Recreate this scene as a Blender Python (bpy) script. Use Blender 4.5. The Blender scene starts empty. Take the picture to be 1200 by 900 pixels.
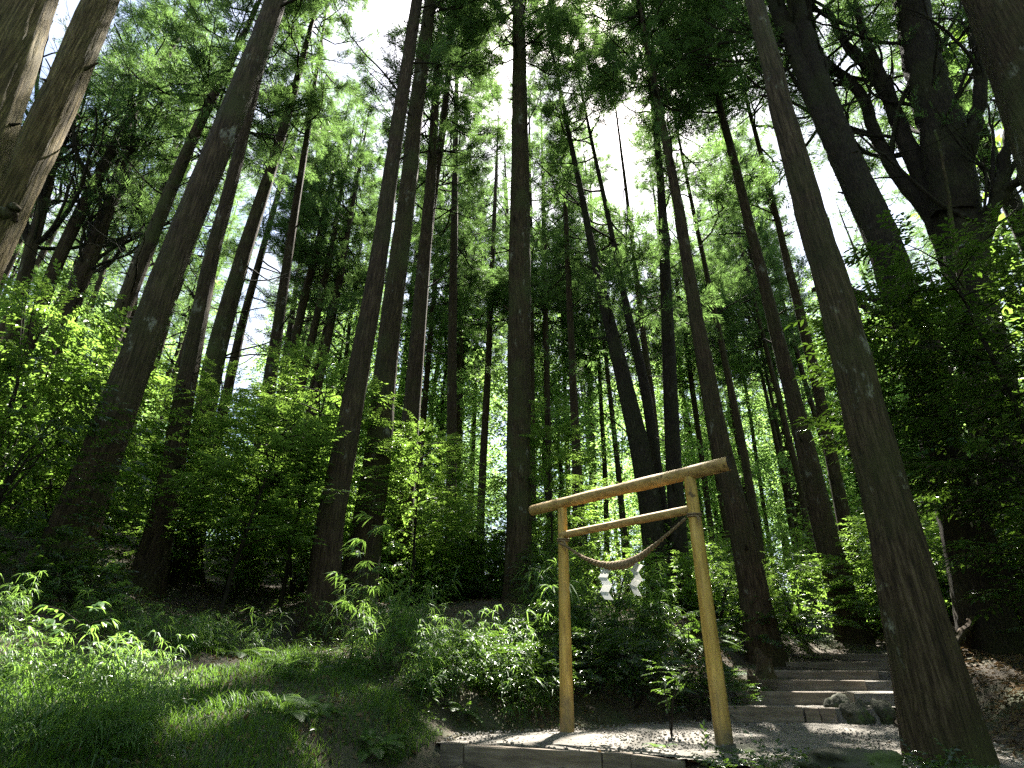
import bpy, math, random
import numpy as np
from mathutils import Vector, Matrix

rng = np.random.default_rng(11)
random.seed(11)
sc = bpy.context.scene
COL = sc.collection
R = math.radians
PI = math.pi

# ------------------------------------------------------------------ camera
PITCH = R(26.4); FPX = 672.0; EYE = 1.5
cam_d = bpy.data.cameras.new('camera'); cam = bpy.data.objects.new('camera', cam_d); COL.objects.link(cam)
cam.location = (0, 0, EYE); cam.rotation_euler = (PI / 2 + PITCH, 0, 0)
cam_d.sensor_width = 36; cam_d.lens = 36 * FPX / 1200; cam_d.clip_start = .05; cam_d.clip_end = 2000
sc.camera = cam

# ------------------------------------------------------------------ sky and sun
SUN_EL, SUN_AZ = 61.0, 17.0            # azimuth clockwise from +Y
world = bpy.data.worlds.new('World'); sc.world = world; world.use_nodes = True
wn = world.node_tree; wn.nodes.clear()
sky = wn.nodes.new('ShaderNodeTexSky'); sky.sky_type = 'NISHITA'; sky.sun_disc = False
sky.sun_elevation = R(SUN_EL); sky.sun_rotation = R(SUN_AZ); sky.air_density = 1.0; sky.dust_density = 2.0
tcw = wn.nodes.new('ShaderNodeTexCoord')
cn = wn.nodes.new('ShaderNodeTexNoise'); cn.inputs['Scale'].default_value = 5.0; cn.inputs['Detail'].default_value = 6
cr = wn.nodes.new('ShaderNodeValToRGB'); cr.color_ramp.elements[0].position = .45; cr.color_ramp.elements[1].position = .62
cr.color_ramp.elements[0].color = (0.0, 0.0, 0.0, 1); cr.color_ramp.elements[1].color = (0.85, 0.85, 0.85, 1)
mxw = wn.nodes.new('ShaderNodeMixRGB'); mxw.inputs['Color2'].default_value = (3.7, 4.0, 4.6, 1)
bg = wn.nodes.new('ShaderNodeBackground'); bg.inputs['Strength'].default_value = 0.05
ow = wn.nodes.new('ShaderNodeOutputWorld')
wn.links.new(tcw.outputs['Generated'], cn.inputs['Vector']); wn.links.new(cn.outputs['Fac'], cr.inputs['Fac'])
wn.links.new(sky.outputs['Color'], mxw.inputs['Color1']); wn.links.new(cr.outputs['Color'], mxw.inputs['Fac'])
wn.links.new(mxw.outputs['Color'], bg.inputs['Color']); wn.links.new(bg.outputs['Background'], ow.inputs['Surface'])
SUN = Vector((math.sin(R(SUN_AZ)) * math.cos(R(SUN_EL)), math.cos(R(SUN_AZ)) * math.cos(R(SUN_EL)), math.sin(R(SUN_EL))))
sd = bpy.data.lights.new('sun', 'SUN'); sun = bpy.data.objects.new('sun', sd); COL.objects.link(sun)
sd.energy = 5.0; sd.angle = R(.53); sd.color = (1, .95, .86)
sun.rotation_euler = SUN.to_track_quat('Z', 'Y').to_euler(); sun.location = (0, 0, 60)

vs = sc.view_settings
vs.view_transform = 'Standard'; vs.look = 'None'; vs.gamma = 1; vs.exposure = 2.95
cy = sc.cycles
cy.use_denoising = False; cy.max_bounces = 6; cy.diffuse_bounces = 3; cy.glossy_bounces = 2; cy.transmission_bounces = 4
cy.sample_clamp_indirect = 6.0; cy.caustics_reflective = False; cy.caustics_refractive = False

# ------------------------------------------------------------------ picture -> place
def ray(x, y):
    a = (x - 600) / FPX; b = (450 - y) / FPX
    return np.array([a, math.cos(PITCH) - b * math.sin(PITCH), math.sin(PITCH) + b * math.cos(PITCH)])
def at_y(x, y, Y):
    d = ray(x, y); return np.array([0, 0, EYE]) + d * Y / d[1]
def at_z(x, y, z):
    d = ray(x, y); return np.array([0, 0, EYE]) + d * (z - EYE) / d[2]
def depth(P):
    return P[1] * math.cos(PITCH) + (P[2] - EYE) * math.sin(PITCH)
def near_axis(x, y, bx, by):
    """point where the sight line through a pixel passes closest to the plumb line over (bx, by)"""
    d = ray(x, y); t = (d[0] * bx + d[1] * by) / (d[0] ** 2 + d[1] ** 2)
    return np.array([0, 0, EYE]) + d * t

# ------------------------------------------------------------------ object bookkeeping
def tag(o, label=None, cat=None, group=None, kind=None):
    if label: o['label'] = label
    if cat: o['category'] = cat
    if group: o['group'] = group
    if kind: o['kind'] = kind
    return o
def empty(name, loc, label, cat, group=None, rot=(0, 0, 0)):
    o = bpy.data.objects.new(name, None); COL.objects.link(o); o.location = loc; o.rotation_euler = rot
    o.empty_display_size = .3; o['kind'] = 'thing'
    return tag(o, label, cat, group)
def put(name, mesh, parent=None, loc=(0, 0, 0), rot=(0, 0, 0), scl=(1, 1, 1)):
    o = bpy.data.objects.new(name, mesh); COL.objects.link(o)
    o.location = loc; o.rotation_euler = rot; o.scale = scl
    if parent: o.parent = parent
    return o

class MB:
    def __init__(s): s.v = []; s.f = []; s.n = 0
    def add(s, v, f, mat=0, smooth=False):
        v = np.asarray(v, dtype=np.float32).reshape(-1, 3); f = np.asarray(f, dtype=np.int32)
        s.v.append(v); s.f.append((f + s.n, mat, smooth)); s.n += len(v); return s
    def mesh(s, name, mats):
        me = bpy.data.meshes.new(name)
        V = np.concatenate(s.v); me.vertices.add(len(V)); me.vertices.foreach_set('co', V.ravel())
        loops = np.concatenate([f.ravel() for f, m, sm in s.f]).astype(np.int32)
        tot = np.concatenate([np.full(len(f), f.shape[1], np.int32) for f, m, sm in s.f])
        mi = np.concatenate([np.full(len(f), m, np.int32) for f, m, sm in s.f])
        smo = np.concatenate([np.full(len(f), sm, bool) for f, m, sm in s.f])
        st = np.concatenate([[0], np.cumsum(tot)[:-1]]).astype(np.int32)
        me.loops.add(len(loops)); me.loops.foreach_set('vertex_index', loops)
        me.polygons.add(len(tot)); me.polygons.foreach_set('loop_start', st)
        me.polygons.foreach_set('material_index', mi); me.polygons.foreach_set('use_smooth', smo)
        for m in mats: me.materials.append(m)
        me.update(calc_edges=True)
        return me

def bake(tv, tf, M, T):
    """copies of a template mesh: M (n,3,3) matrices, T (n,3) places"""
    tv = np.asarray(tv); tf = np.asarray(tf); n = len(T)
    V = np.einsum('nij,kj->nki', M, tv) + T[:, None, :]
    F = tf[None] + (np.arange(n) * len(tv))[:, None, None]
    return V.reshape(-1, 3), F.reshape(-1, tf.shape[1])
def norm(a): return a / np.maximum(np.linalg.norm(a, axis=-1, keepdims=True), 1e-9)
def frames(d, roll, s):
    """matrices whose Y axis is d, Z roughly up, rolled and scaled"""
    d = norm(np.asarray(d, float)); up = np.array([0, 0, 1.]) + d * .001
    x = norm(np.cross(d, up)); z = np.cross(x, d)
    c = np.cos(roll)[:, None]; sn = np.sin(roll)[:, None]
    x2 = x * c + z * sn; z2 = z * c - x * sn
    return np.stack([x2, d, z2], axis=2) * np.asarray(s).reshape(-1, 1, 1)

def tube(mb, pts, rad, sides=6, mat=0, cap=True, ridge=0., seed=0, smooth=True):
    pts = np.asarray(pts, float); n = len(pts); rad = np.asarray(rad, float)
    t = norm(np.gradient(pts, axis=0))
    ref = np.array([1., 0, 0]) if abs(t[0][0]) < .8 else np.array([0, 1., 0])
    x = norm(np.cross(ref[None], t)); x = norm(np.cross(t, np.cross(x, t))); y = np.cross(t, x)
    a = np.linspace(0, 2 * PI, sides, endpoint=False)
    rr = np.repeat(rad[:, None], sides, 1)
    if ridge:
        rs = np.random.default_rng(seed); h = np.linspace(0, 1, n)[:, None]
        for k in range(5):
            fr = rs.integers(2, 9); rr = rr * (1 + ridge * .5 * np.sin(fr * a[None] + rs.uniform(0, 6) + h * rs.uniform(-3, 3)))
        rr = rr * (1 + ridge * .45 * rs.standard_normal((1, sides)) + ridge * .3 * rs.standard_normal((n, sides)))
    V = pts[:, None] + rr[..., None] * (np.cos(a)[None, :, None] * x[:, None] + np.sin(a)[None, :, None] * y[:, None])
    i = np.arange(n - 1)[:, None] * sides; j = np.arange(sides)[None]; j2 = (j + 1) % sides
    F = np.stack([i + j, i + j2, i + sides + j2, i + sides + j], -1).reshape(-1, 4)
    mb.add(V.reshape(-1, 3), F, mat, smooth)
    if cap:
        for e, rev in ((0, True), (n - 1, False)):
            ring = V[e]; c = ring.mean(0)
            vv = np.vstack([ring, c]); k = np.arange(sides); f = np.stack([k, (k + 1) % sides, np.full(sides, sides)], -1)
            mb.add(vv, f[:, ::-1] if rev else f, mat, False)
    return mb

def box(mb, c, s, rot=None, mat=0, jit=0., seed=0):
    """bevel-edged block"""
    x, y, z = [q / 2 for q in s]; b = min(x, y, z) * .18
    V = []; 
    for sx in (-1, 1):
        for sy in (-1, 1):
            for sz in (-1, 1):
                V += [(sx * (x - b), sy * (y - b), sz * z), (sx * (x - b), sy * y, sz * (z - b)), (sx * x, sy * (y - b), sz * (z - b))]
    V = np.array(V, float)
    if jit: V += np.random.default_rng(seed).uniform(-jit, jit, V.shape)
    I = lambda sx, sy, sz, k: ((sx > 0) * 4 + (sy > 0) * 2 + (sz > 0)) * 3 + k
    Q = []; T3 = []
    for s_ in (-1, 1):
        q = [I(-1, -1, s_, 0), I(1, -1, s_, 0), I(1, 1, s_, 0), I(-1, 1, s_, 0)]; Q.append(q if s_ > 0 else q[::-1])
        q = [I(-1, s_, -1, 1), I(-1, s_, 1, 1), I(1, s_, 1, 1), I(1, s_, -1, 1)]; Q.append(q if s_ > 0 else q[::-1])
        q = [I(s_, -1, -1, 2), I(s_, 1, -1, 2), I(s_, 1, 1, 2), I(s_, -1, 1, 2)]; Q.append(q if s_ > 0 else q[::-1])
        for t_ in (-1, 1):
            Q.append([I(-1, s_, t_, 0), I(1, s_, t_, 0), I(1, s_, t_, 1), I(-1, s_, t_, 1)])
            Q.append([I(s_, -1, t_, 0), I(s_, 1, t_, 0), I(s_, 1, t_, 2), I(s_, -1, t_, 2)])
            Q.append([I(s_, t_, -1, 1), I(s_, t_, 1, 1), I(s_, t_, 1, 2), I(s_, t_, -1, 2)])
            for u_ in (-1, 1): T3.append([I(s_, t_, u_, 0), I(s_, t_, u_, 1), I(s_, t_, u_, 2)])
    if rot is not None: V = V @ np.asarray(rot).T
    V = V + np.asarray(c)
    mb.add(V, Q, mat); mb.add(V, T3, mat); return mb

# ------------------------------------------------------------------ materials
def mat(name):
    m = bpy.data.materials.new(name); m.use_nodes = True; nt = m.node_tree
    return m, nt, nt.nodes['Principled BSDF'], nt.nodes['Material Output']
def N(nt, typ, **kw):
    n = nt.nodes.new(typ)
    for k, v in kw.items():
        if k in n.inputs: n.inputs[k].default_value = v
        else: setattr(n, k, v)
    return n
def ramp(nt, src, stops):
    r = nt.nodes.new('ShaderNodeValToRGB'); e = r.color_ramp.elements
    while len(e) > 1: e.remove(e[0])
    e[0].position, e[0].color = stops[0][0], (*stops[0][1], 1)
    for p, c in stops[1:]:
        q = e.new(p); q.color = (*c, 1)
    nt.links.new(src, r.inputs['Fac']); return r.outputs['Color']
def noise(nt, scale, detail=4, vec=None, rough=.55, dist=0):
    n = N(nt, 'ShaderNodeTexNoise', Scale=scale, Detail=detail, Roughness=rough, Distortion=dist)
    if vec is not None: nt.links.new(vec, n.inputs['Vector'])
    return n.outputs['Fac']
def mapped(nt, scl):
    tc = N(nt, 'ShaderNodeTexCoord'); mp = N(nt, 'ShaderNodeMapping'); mp.inputs['Scale'].default_value = scl
    nt.links.new(tc.outputs['Object'], mp.inputs['Vector']); return mp.outputs['Vector']
def mix(nt, fac, a, b, typ='MIX'):
    m = N(nt, 'ShaderNodeMixRGB', blend_type=typ)
    for sock, v in (('Fac', fac), ('Color1', a), ('Color2', b)):
        if isinstance(v, (int, float)): m.inputs[sock].default_value = v
        elif isinstance(v, tuple): m.inputs[sock].default_value = (*v, 1)
        else: nt.links.new(v, m.inputs[sock])
    return m.outputs['Color']
def bump(nt, bs, h, strength, dist=.02):
    b = N(nt, 'ShaderNodeBump', Strength=strength, Distance=dist); nt.links.new(h, b.inputs['Height']); nt.links.new(b.outputs['Normal'], bs.inputs['Normal'])

def bark(name, dark, mid, light, moss=.3, lichen=.5, stretch=.07):
    m, nt, bs, out = mat(name)
    v = mapped(nt, (1, 1, stretch)); v2 = mapped(nt, (1, 1, .5)); v3 = mapped(nt, (1, 1, 1))
    n1 = noise(nt, 42, 5, v, .65, .3); n2 = noise(nt, 2.2, 4, v2); n3 = noise(nt, 9, 6, v2, .6); n4 = noise(nt, 1.1, 3, v3)
    c = ramp(nt, n1, [(.34, dark), (.5, mid), (.68, light)])
    c = mix(nt, ramp(nt, n2, [(.4, (0, 0, 0)), (.7, (.6, .6, .6))]), c, tuple(q * .45 for q in mid))
    c = mix(nt, ramp(nt, n4, [(.45, (0, 0, 0)), (.7, (moss,) * 3)]), c, (.055, .07, .02))
    vo = noise(nt, 3.5, 9, v2, .72)
    c = mix(nt, ramp(nt, vo, [(.60, (0, 0, 0)), (.66, (lichen,) * 3)]), c, (.22, .22, .17))
    nt.links.new(c, bs.inputs['Base Color']); bs.inputs['Roughness'].default_value = .9
    bs.inputs['Specular IOR Level'].default_value = .2
    h = mix(nt, .35, n1, n3)
    bump(nt, bs, h, 1., .05); return m
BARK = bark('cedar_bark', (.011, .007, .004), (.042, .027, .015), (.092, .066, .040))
BARK_OLIVE = bark('mossy_bark', (.011, .008, .004), (.042, .029, .014), (.092, .069, .036), .7, .6)
BARK_PALE = bark('pale_stripped_bark', (.013, .009, .005), (.048, .033, .018), (.105, .076, .046), .45, .85)
BARK_SUN = bark('sunlit_fibrous_bark', (.024, .017, .007), (.10, .074, .032), (.27, .205, .09), .3, .1, .05)  # fibrous bark with the yellow of sunlight put into its colour
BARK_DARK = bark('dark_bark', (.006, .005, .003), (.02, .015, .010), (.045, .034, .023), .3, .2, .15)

def leafmat(name, c1, c2, tr, trw=.45, rough=.45, spec=.4):
    m, nt, bs, out = mat(name)
    g = N(nt, 'ShaderNodeNewGeometry'); tc = N(nt, 'ShaderNodeTexCoord')
    n = noise(nt, 1.3, 2, tc.outputs['Object'])
    c = mix(nt, g.outputs['Random Per Island'], c1, c2)
    c = mix(nt, ramp(nt, n, [(.35, (0, 0, 0)), (.7, (.5, .5, .5))]), c, tuple(q * .55 for q in c1))
    nt.links.new(c, bs.inputs['Base Color']); bs.inputs['Roughness'].default_value = rough
    bs.inputs['Specular IOR Level'].default_value = spec
    t = N(nt, 'ShaderNodeBsdfTranslucent'); ct = mix(nt, g.outputs['Random Per Island'], tr, tuple(q * .7 for q in tr))
    nt.links.new(ct, t.inputs['Color'])
    ms = N(nt, 'ShaderNodeMixShader', Fac=trw)
    nt.links.new(bs.outputs[0], ms.inputs[1]); nt.links.new(t.outputs[0], ms.inputs[2]); nt.links.new(ms.outputs[0], out.inputs['Surface'])
    return m
CEDAR = leafmat('cedar_foliage', (.03, .062, .02), (.055, .10, .03), (.20, .35, .085), .42, .6, .25)
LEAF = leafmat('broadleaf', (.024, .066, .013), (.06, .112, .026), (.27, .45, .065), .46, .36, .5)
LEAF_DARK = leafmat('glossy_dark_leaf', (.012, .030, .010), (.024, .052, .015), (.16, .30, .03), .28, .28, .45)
LEAF_FAR = leafmat('sunny_far_leaf', (.05, .11, .03), (.09, .16, .045), (.34, .56, .13), .55, .5, .4)  # paler leaf copy, sunlit brightness of the far foliage put into the colour
BAMBOO = leafmat('bamboo_leaf', (.035, .085, .022), (.075, .145, .038), (.28, .48, .08), .44, .45, .4)
FERN = leafmat('fern_leaf', (.035, .08, .02), (.07, .13, .03), (.22, .38, .06), .42, .5, .3)
GRASS = leafmat('grass_blade', (.018, .044, .010), (.045, .085, .02), (.22, .42, .045), .36, .5, .3)
DRY = leafmat('dry_leaf', (.10, .065, .035), (.22, .16, .09), (.14, .09, .04), .2, .7, .2)

def simple(name, stops, scale=6, det=5, bs_=.5, rough=.85, vecs=(1, 1, 1), dist=.01, spec=.3, bscale=None):
    m, nt, bs, out = mat(name); v = mapped(nt, vecs)
    n = noise(nt, scale, det, v, .6)
    nt.links.new(ramp(nt, n, stops), bs.inputs['Base Color']); bs.inputs['Roughness'].default_value = rough
    bs.inputs['Specular IOR Level'].default_value = spec
    bump(nt, bs, noise(nt, bscale or scale * 2.5, 6, v, .65), bs_, dist); return m
SOIL = None
m, nt, bs, out = mat('forest_soil'); v = mapped(nt, (1, 1, 1))
c = ramp(nt, noise(nt, 14, 8, v, .7), [(.3, (.018, .013, .008)), (.5, (.05, .038, .024)), (.72, (.11, .085, .055))])
c = mix(nt, ramp(nt, noise(nt, .7, 6, v, .7), [(.47, (0, 0, 0)), (.62, (.7, .7, .7))]), c, mix(nt, noise(nt, 25, 4, v), (.02, .04, .01), (.05, .08, .02)))
nt.links.new(c, bs.inputs['Base Color']); bs.inputs['Roughness'].default_value = .95; bump(nt, bs, noise(nt, 30, 8, v, .7), .9, .04); SOIL = m
m, nt, bs, out = mat('path_gravel'); v = mapped(nt, (1, 1, 1))
c = ramp(nt, noise(nt, 60, 8, v, .75), [(.3, (.07, .062, .052)), (.5, (.15, .137, .115)), (.7, (.27, .25, .215))])
c = mix(nt, ramp(nt, noise(nt, 1.6, 5, v), [(.45, (0, 0, 0)), (.68, (.65, .65, .65))]), c, (.07, .058, .043))
nt.links.new(c, bs.inputs['Base Color']); bs.inputs['Roughness'].default_value = .95; bump(nt, bs, noise(nt, 70, 8, v, .75), 1., .02); PATHM = m
STONE = simple('grey_pebble', [(.3, (.06, .054, .046)), (.7, (.22, .205, .18))], 9)
ROCK = simple('mossy_rock', [(.35, (.02, .022, .012)), (.5, (.055, .055, .04)), (.62, (.05, .075, .02)), (.75, (.12, .12, .10))], 4, 8, 1., .95, dist=.05)
BOARD = simple('weathered_timber', [(.3, (.07, .056, .043)), (.5, (.14, .115, .088)), (.7, (.22, .185, .15))], 10, 7, .8, .9, (.25, 2, 2), .01)
LOG = simple('peeled_log', [(.28, (.26, .155, .03)), (.5, (.45, .28, .065)), (.72, (.56, .375, .115))], 7, 6, .35, .6, (2.5, 2.5, .35), .01, .35)
LOGX = simple('peeled_log_lying', [(.28, (.19, .12, .04)), (.5, (.37, .24, .085)), (.72, (.50, .35, .15))], 7, 6, .45, .65, (.35, 2.5, 2.5), .01, .35)
def log_mat(m, lying):
    nt = m.node_tree; bs = nt.nodes['Principled BSDF']; src = bs.inputs['Base Color'].links[0].from_socket
    tc = N(nt, 'ShaderNodeTexCoord'); v = mapped(nt, (.5, 6, 6) if lying else (6, 6, .5)); v2 = mapped(nt, (1, 1, 1))
    c = mix(nt, ramp(nt, noise(nt, 6, 7, v, .7), [(.48, (0, 0, 0)), (.64, (.6, .6, .6))]), src, (.15, .09, .03))
    c = mix(nt, ramp(nt, noise(nt, 9, 3, v2, .5), [(.66, (0, 0, 0)), (.72, (.85, .85, .85))]), c, (.06, .035, .015))
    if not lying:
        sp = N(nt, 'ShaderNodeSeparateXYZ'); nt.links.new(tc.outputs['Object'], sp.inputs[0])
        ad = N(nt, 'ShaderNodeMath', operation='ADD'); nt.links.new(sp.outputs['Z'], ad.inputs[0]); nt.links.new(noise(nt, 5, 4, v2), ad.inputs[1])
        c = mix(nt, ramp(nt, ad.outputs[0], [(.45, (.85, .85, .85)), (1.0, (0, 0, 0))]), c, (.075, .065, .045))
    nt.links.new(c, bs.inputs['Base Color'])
log_mat(LOG, False); log_mat(LOGX, True)
ENDG = simple('log_end', [(.3, (.012, .009, .006)), (.7, (.045, .03, .018))], 12, 5, .6)
STRAW = simple('straw_rope', [(.3, (.08, .055, .03)), (.6, (.22, .155, .085)), (.8, (.36, .28, .17))], 60, 4, .6, .85, (1, 1, 1), .004)
PAPER = leafmat('white_paper', (.78, .78, .76), (.82, .82, .80), (.8, .8, .78), .5, .7, .2)
# ------------------------------------------------------------------ ground
CTRL = [  # X, Y, Z of the ground
 (0, 0, .15), (0, -6, 0), (-8, -6, .2), (8, -6, .2), (-2, 2, .5), (2, 2, .55), (-5, 2, .9), (6, 2, .8), (0.2, 3.6, .62), (-10, 0, 1.2), (12, 0, 1.0),
 (-5.3, 7, 2.70), (-6.07, 10, 2.58), (-2.93, 9.5, 1.92), (-3.0, 12, 2.74), (-2.5, 13, 2.6), (.13, 13, 2.85), (1.8, 16, 2.7), (3.58, 14, 2.57),
 (4.79, 12, 2.2), (6.0, 12.5, 1.9), (7.6, 13.2, 2.1), (6.9, 9.2, 1.95), (-5.7, 13, 3.0), (0, 9.5, 1.75), (1.2, 9.0, 1.55), (2.2, 9.6, 1.6),
 (-9, 14, 4.0), (-12, 10, 4.2), (-16, 6, 4.2), (10, 10, 2.6), (12, 14, 3), (16, 8, 3.2), (5.6, 6.5, 1.2), (6, 4.5, .95), (9, 5, 1.3), (7.2, 7.6, 1.5),
 (0, 20, 4.0), (10, 20, 3.2), (-10, 22, 5.6), (0, 30, 5.2), (-18, 30, 7.5), (18, 28, 4.6), (-30, 12, 7), (30, 12, 5), (0, 50, 7), (-35, 50, 10), (35, 50, 7),
 (0, 90, 8), (-70, 90, 12), (70, 90, 10), (0, 140, 7), (-90, 30, 12), (90, 30, 8), (-40, -30, 0), (40, -30, 0), (0, -40, -2)]
for px, py, Y in ((60, 890, 3.4), (300, 890, 3.9), (440, 880, 4.6), (90, 800, 4.6), (230, 800, 5.4), (330, 790, 6.0), (430, 800, 6.6), (230, 765, 6.6), (30, 720, 5.4),
                  (110, 715, 7.2), (330, 760, 8.0), (500, 770, 8.2), (560, 810, 7.4), (640, 820, 7.9)):
    CTRL.append(tuple(at_y(px, py, Y)))
CP = np.array(CTRL)
def _k(a, b): return np.sqrt(((a[:, None, :2] - b[None, :, :2]) ** 2).sum(-1) + .8)
_A = _k(CP, CP); _n = len(CP); _P = np.c_[np.ones(_n), CP[:, :2]]
_W = np.linalg.solve(np.block([[_A + np.eye(_n) * -.03, _P], [_P.T, np.zeros((3, 3))]]), np.r_[CP[:, 2], 0, 0, 0])
PZ = .92
PATH = np.array([(-.66, 5.98), (.87, 5.13), (1.15, 4.95), (1.7, 4.35), (2.3, 3.7), (3.1, 3.5), (3.6, 4.6), (4.5, 6.4), (5.1, 7.4), (4.3, 7.75), (3.6, 8.1), (2.9, 8.5),
                 (2.2, 8.35), (1.6, 7.9), (.9, 7.45), (.1, 7.0), (-.6, 6.75)])
def poly_sd(P, poly):
    d = np.full(len(P), 1e9); ins = np.zeros(len(P), bool)
    for i in range(len(poly)):
        a = poly[i]; b = poly[(i + 1) % len(poly)]; ab = b - a
        t = np.clip(((P - a) @ ab) / (ab @ ab), 0, 1); d = np.minimum(d, np.linalg.norm(P - a - t[:, None] * ab, axis=1))
        c = ((a[1] > P[:, 1]) != (b[1] > P[:, 1])) & (P[:, 0] < (b[0] - a[0]) * (P[:, 1] - a[1]) / (b[1] - a[1] + 1e-12) + a[0])
        ins ^= c
    return np.where(ins, -d, d)
LOW = np.array([(-1.1, 4.7), (-.62, 5.9), (.87, 5.08), (1.1, 4.9), (1.6, 3.5), (1.0, 2.0), (-.7, 2.0)])   # lower gravel in front of the edging
STW = np.array([(2.6, 8.1), (4.3, 7.7), (7.3, 11.4), (6.8, 13), (4.6, 12.4)])
def ground(P):
    P = np.atleast_2d(np.asarray(P, float))[:, :2]; z = np.zeros(len(P))
    for s in range(0, len(P), 20000):
        q = P[s:s + 20000]; z[s:s + 20000] = _k(q, CP) @ _W[:_n] + np.c_[np.ones(len(q)), q] @ _W[_n:]
    x, y = P[:, 0], P[:, 1]
    z = z + .05 * np.sin(x * 1.7 + 1) * np.sin(y * 1.3) + .025 * np.sin(x * 4.1 + y * 3.3) + .012 * np.sin(x * 9 - y * 7.)
    sm = lambda d, w: np.clip(1 - d / w, 0, 1) ** 2 * (3 - 2 * np.clip(1 - d / w, 0, 1))
    w = sm(poly_sd(P, LOW), .5); z = z * (1 - w) + .74 * w
    w = sm(poly_sd(P, STW), .4); z = z * (1 - w) + (np.clip(.90 + (y - 8.0) * .255, .8, 2.2)) * w
    d = poly_sd(P, PATH); front = (poly_sd(P, LOW) < .06)
    w = sm(d, np.where(front, .05, .55)); z = z * (1 - w) + (PZ - .03) * w
    return z
def gz(x, y): return float(ground([(x, y)])[0])

u = np.linspace(-1, 1, 300); gx = np.sinh(u * 4.6) / math.sinh(4.6) * 600
gx = np.sort(np.unique(np.r_[gx]))
vv = np.linspace(-1, 1, 300); gy = 6 + np.sinh(vv * 4.6) / math.sinh(4.6) * 600
GX, GY = np.meshgrid(gx, gy); PG = np.c_[GX.ravel(), GY.ravel()]
far = np.hypot(PG[:, 0], PG[:, 1] - 6)
PGc = PG.copy(); lim = 130; kf = np.minimum(1, lim / np.maximum(far, 1)); PGc[:, 0] *= kf; PGc[:, 1] = 6 + (PGc[:, 1] - 6) * kf
ZG = ground(PGc)
nx, ny = len(gx), len(gy); i = np.arange(ny - 1)[:, None] * nx; j = np.arange(nx - 1)[None]
F = np.stack([i + j, i + j + 1, i + nx + j + 1, i + nx + j], -1).reshape(-1, 4)
g_ = MB().add(np.c_[PG, ZG], F, 0, True).mesh('ground', [SOIL])
tag(put('ground', g_), kind='structure')

# path sheet: grid clipped to the polygon
xs = np.arange(-.8, 5.3, .06); ys = np.arange(3.4, 8.7, .06)
X2, Y2 = np.meshgrid(xs, ys); P2 = np.c_[X2.ravel(), Y2.ravel()]
sd_ = poly_sd(P2, PATH); lowf = poly_sd(P2, LOW) < .3
z2 = PZ + .012 * np.sin(P2[:, 0] * 3.1) * np.sin(P2[:, 1] * 2.3) + rng.uniform(-.004, .004, len(P2)) - np.clip(sd_ + .25, 0, 1) * np.where(lowf, 0, .12)
i = np.arange(len(ys) - 1)[:, None] * len(xs); j = np.arange(len(xs) - 1)[None]
F = np.stack([i + j, i + j + 1, i + len(xs) + j + 1, i + len(xs) + j], -1).reshape(-1, 4)
keep = (sd_[F] < .0).any(1); keep &= ~((poly_sd(P2, LOW) < .03)[F].any(1))
F = F[keep]
tag(put('path', MB().add(np.c_[P2, z2], F, 0, True).mesh('path', [PATHM])), kind='structure')

# ------------------------------------------------------------------ shrine gate of peeled logs
PL = np.array([.56, 6.82]); PR = np.array([1.82, 5.78]); gdir = np.append((PR - PL) / np.linalg.norm(PR - PL), 0)
gn = np.array([-gdir[1], gdir[0], 0]); P0 = np.append(PL, PZ)
def gate_plane(x, y, off=0.):
    d = ray(x, y); o = np.array([0, 0, EYE]); t = ((P0 + gn * off - o) @ gn) / (d @ gn); return o + d * t
gate = empty('shrine_gate', P0, 'small shrine gate of peeled yellow logs standing on the gravel path before the steps', 'shrine gate')
def gpart(name, pts, rad, mt, sides=20, ridge=.025, seed=0):
    pts = np.asarray(pts) - P0; me = tube(MB(), pts, rad, sides, 0, True, ridge, seed).mesh(name, mt); return put(name, me, gate)
def lerp(a, b, n): return np.array([a + (b - a) * t for t in np.linspace(0, 1, n)])
LT = near_axis(659, 596, *PL); RT = near_axis(808, 560, *PR)
LB = np.append(PL, PZ - .25); RB = np.append(PR, PZ - .25)
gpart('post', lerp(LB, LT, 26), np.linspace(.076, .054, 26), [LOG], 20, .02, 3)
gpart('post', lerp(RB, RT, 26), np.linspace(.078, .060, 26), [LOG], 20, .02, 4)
KL = gate_plane(623, 598.5); KR = gate_plane(854, 542.5)
kp = lerp(KL, KR, 30); kp[:, 2] += .003 * np.sin(np.linspace(0, 5, 30))
gpart('top_log', kp, np.linspace(.060, .072, 30) + .002 * np.sin(np.linspace(0, 22, 30)), [LOGX], 22, .03, 5)
ed = norm(KR - KL)
gpart('log_end', np.array([KR + ed * .001, KR + ed * .004]), [.069, .066], [ENDG], 22, 0, 6)
NL = gate_plane(657, 627.5); NR = gate_plane(812, 596.5)
gpart('crossbeam', lerp(NL, NR, 22), np.linspace(.040, .045, 22), [LOGX], 16, .03, 7)

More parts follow.
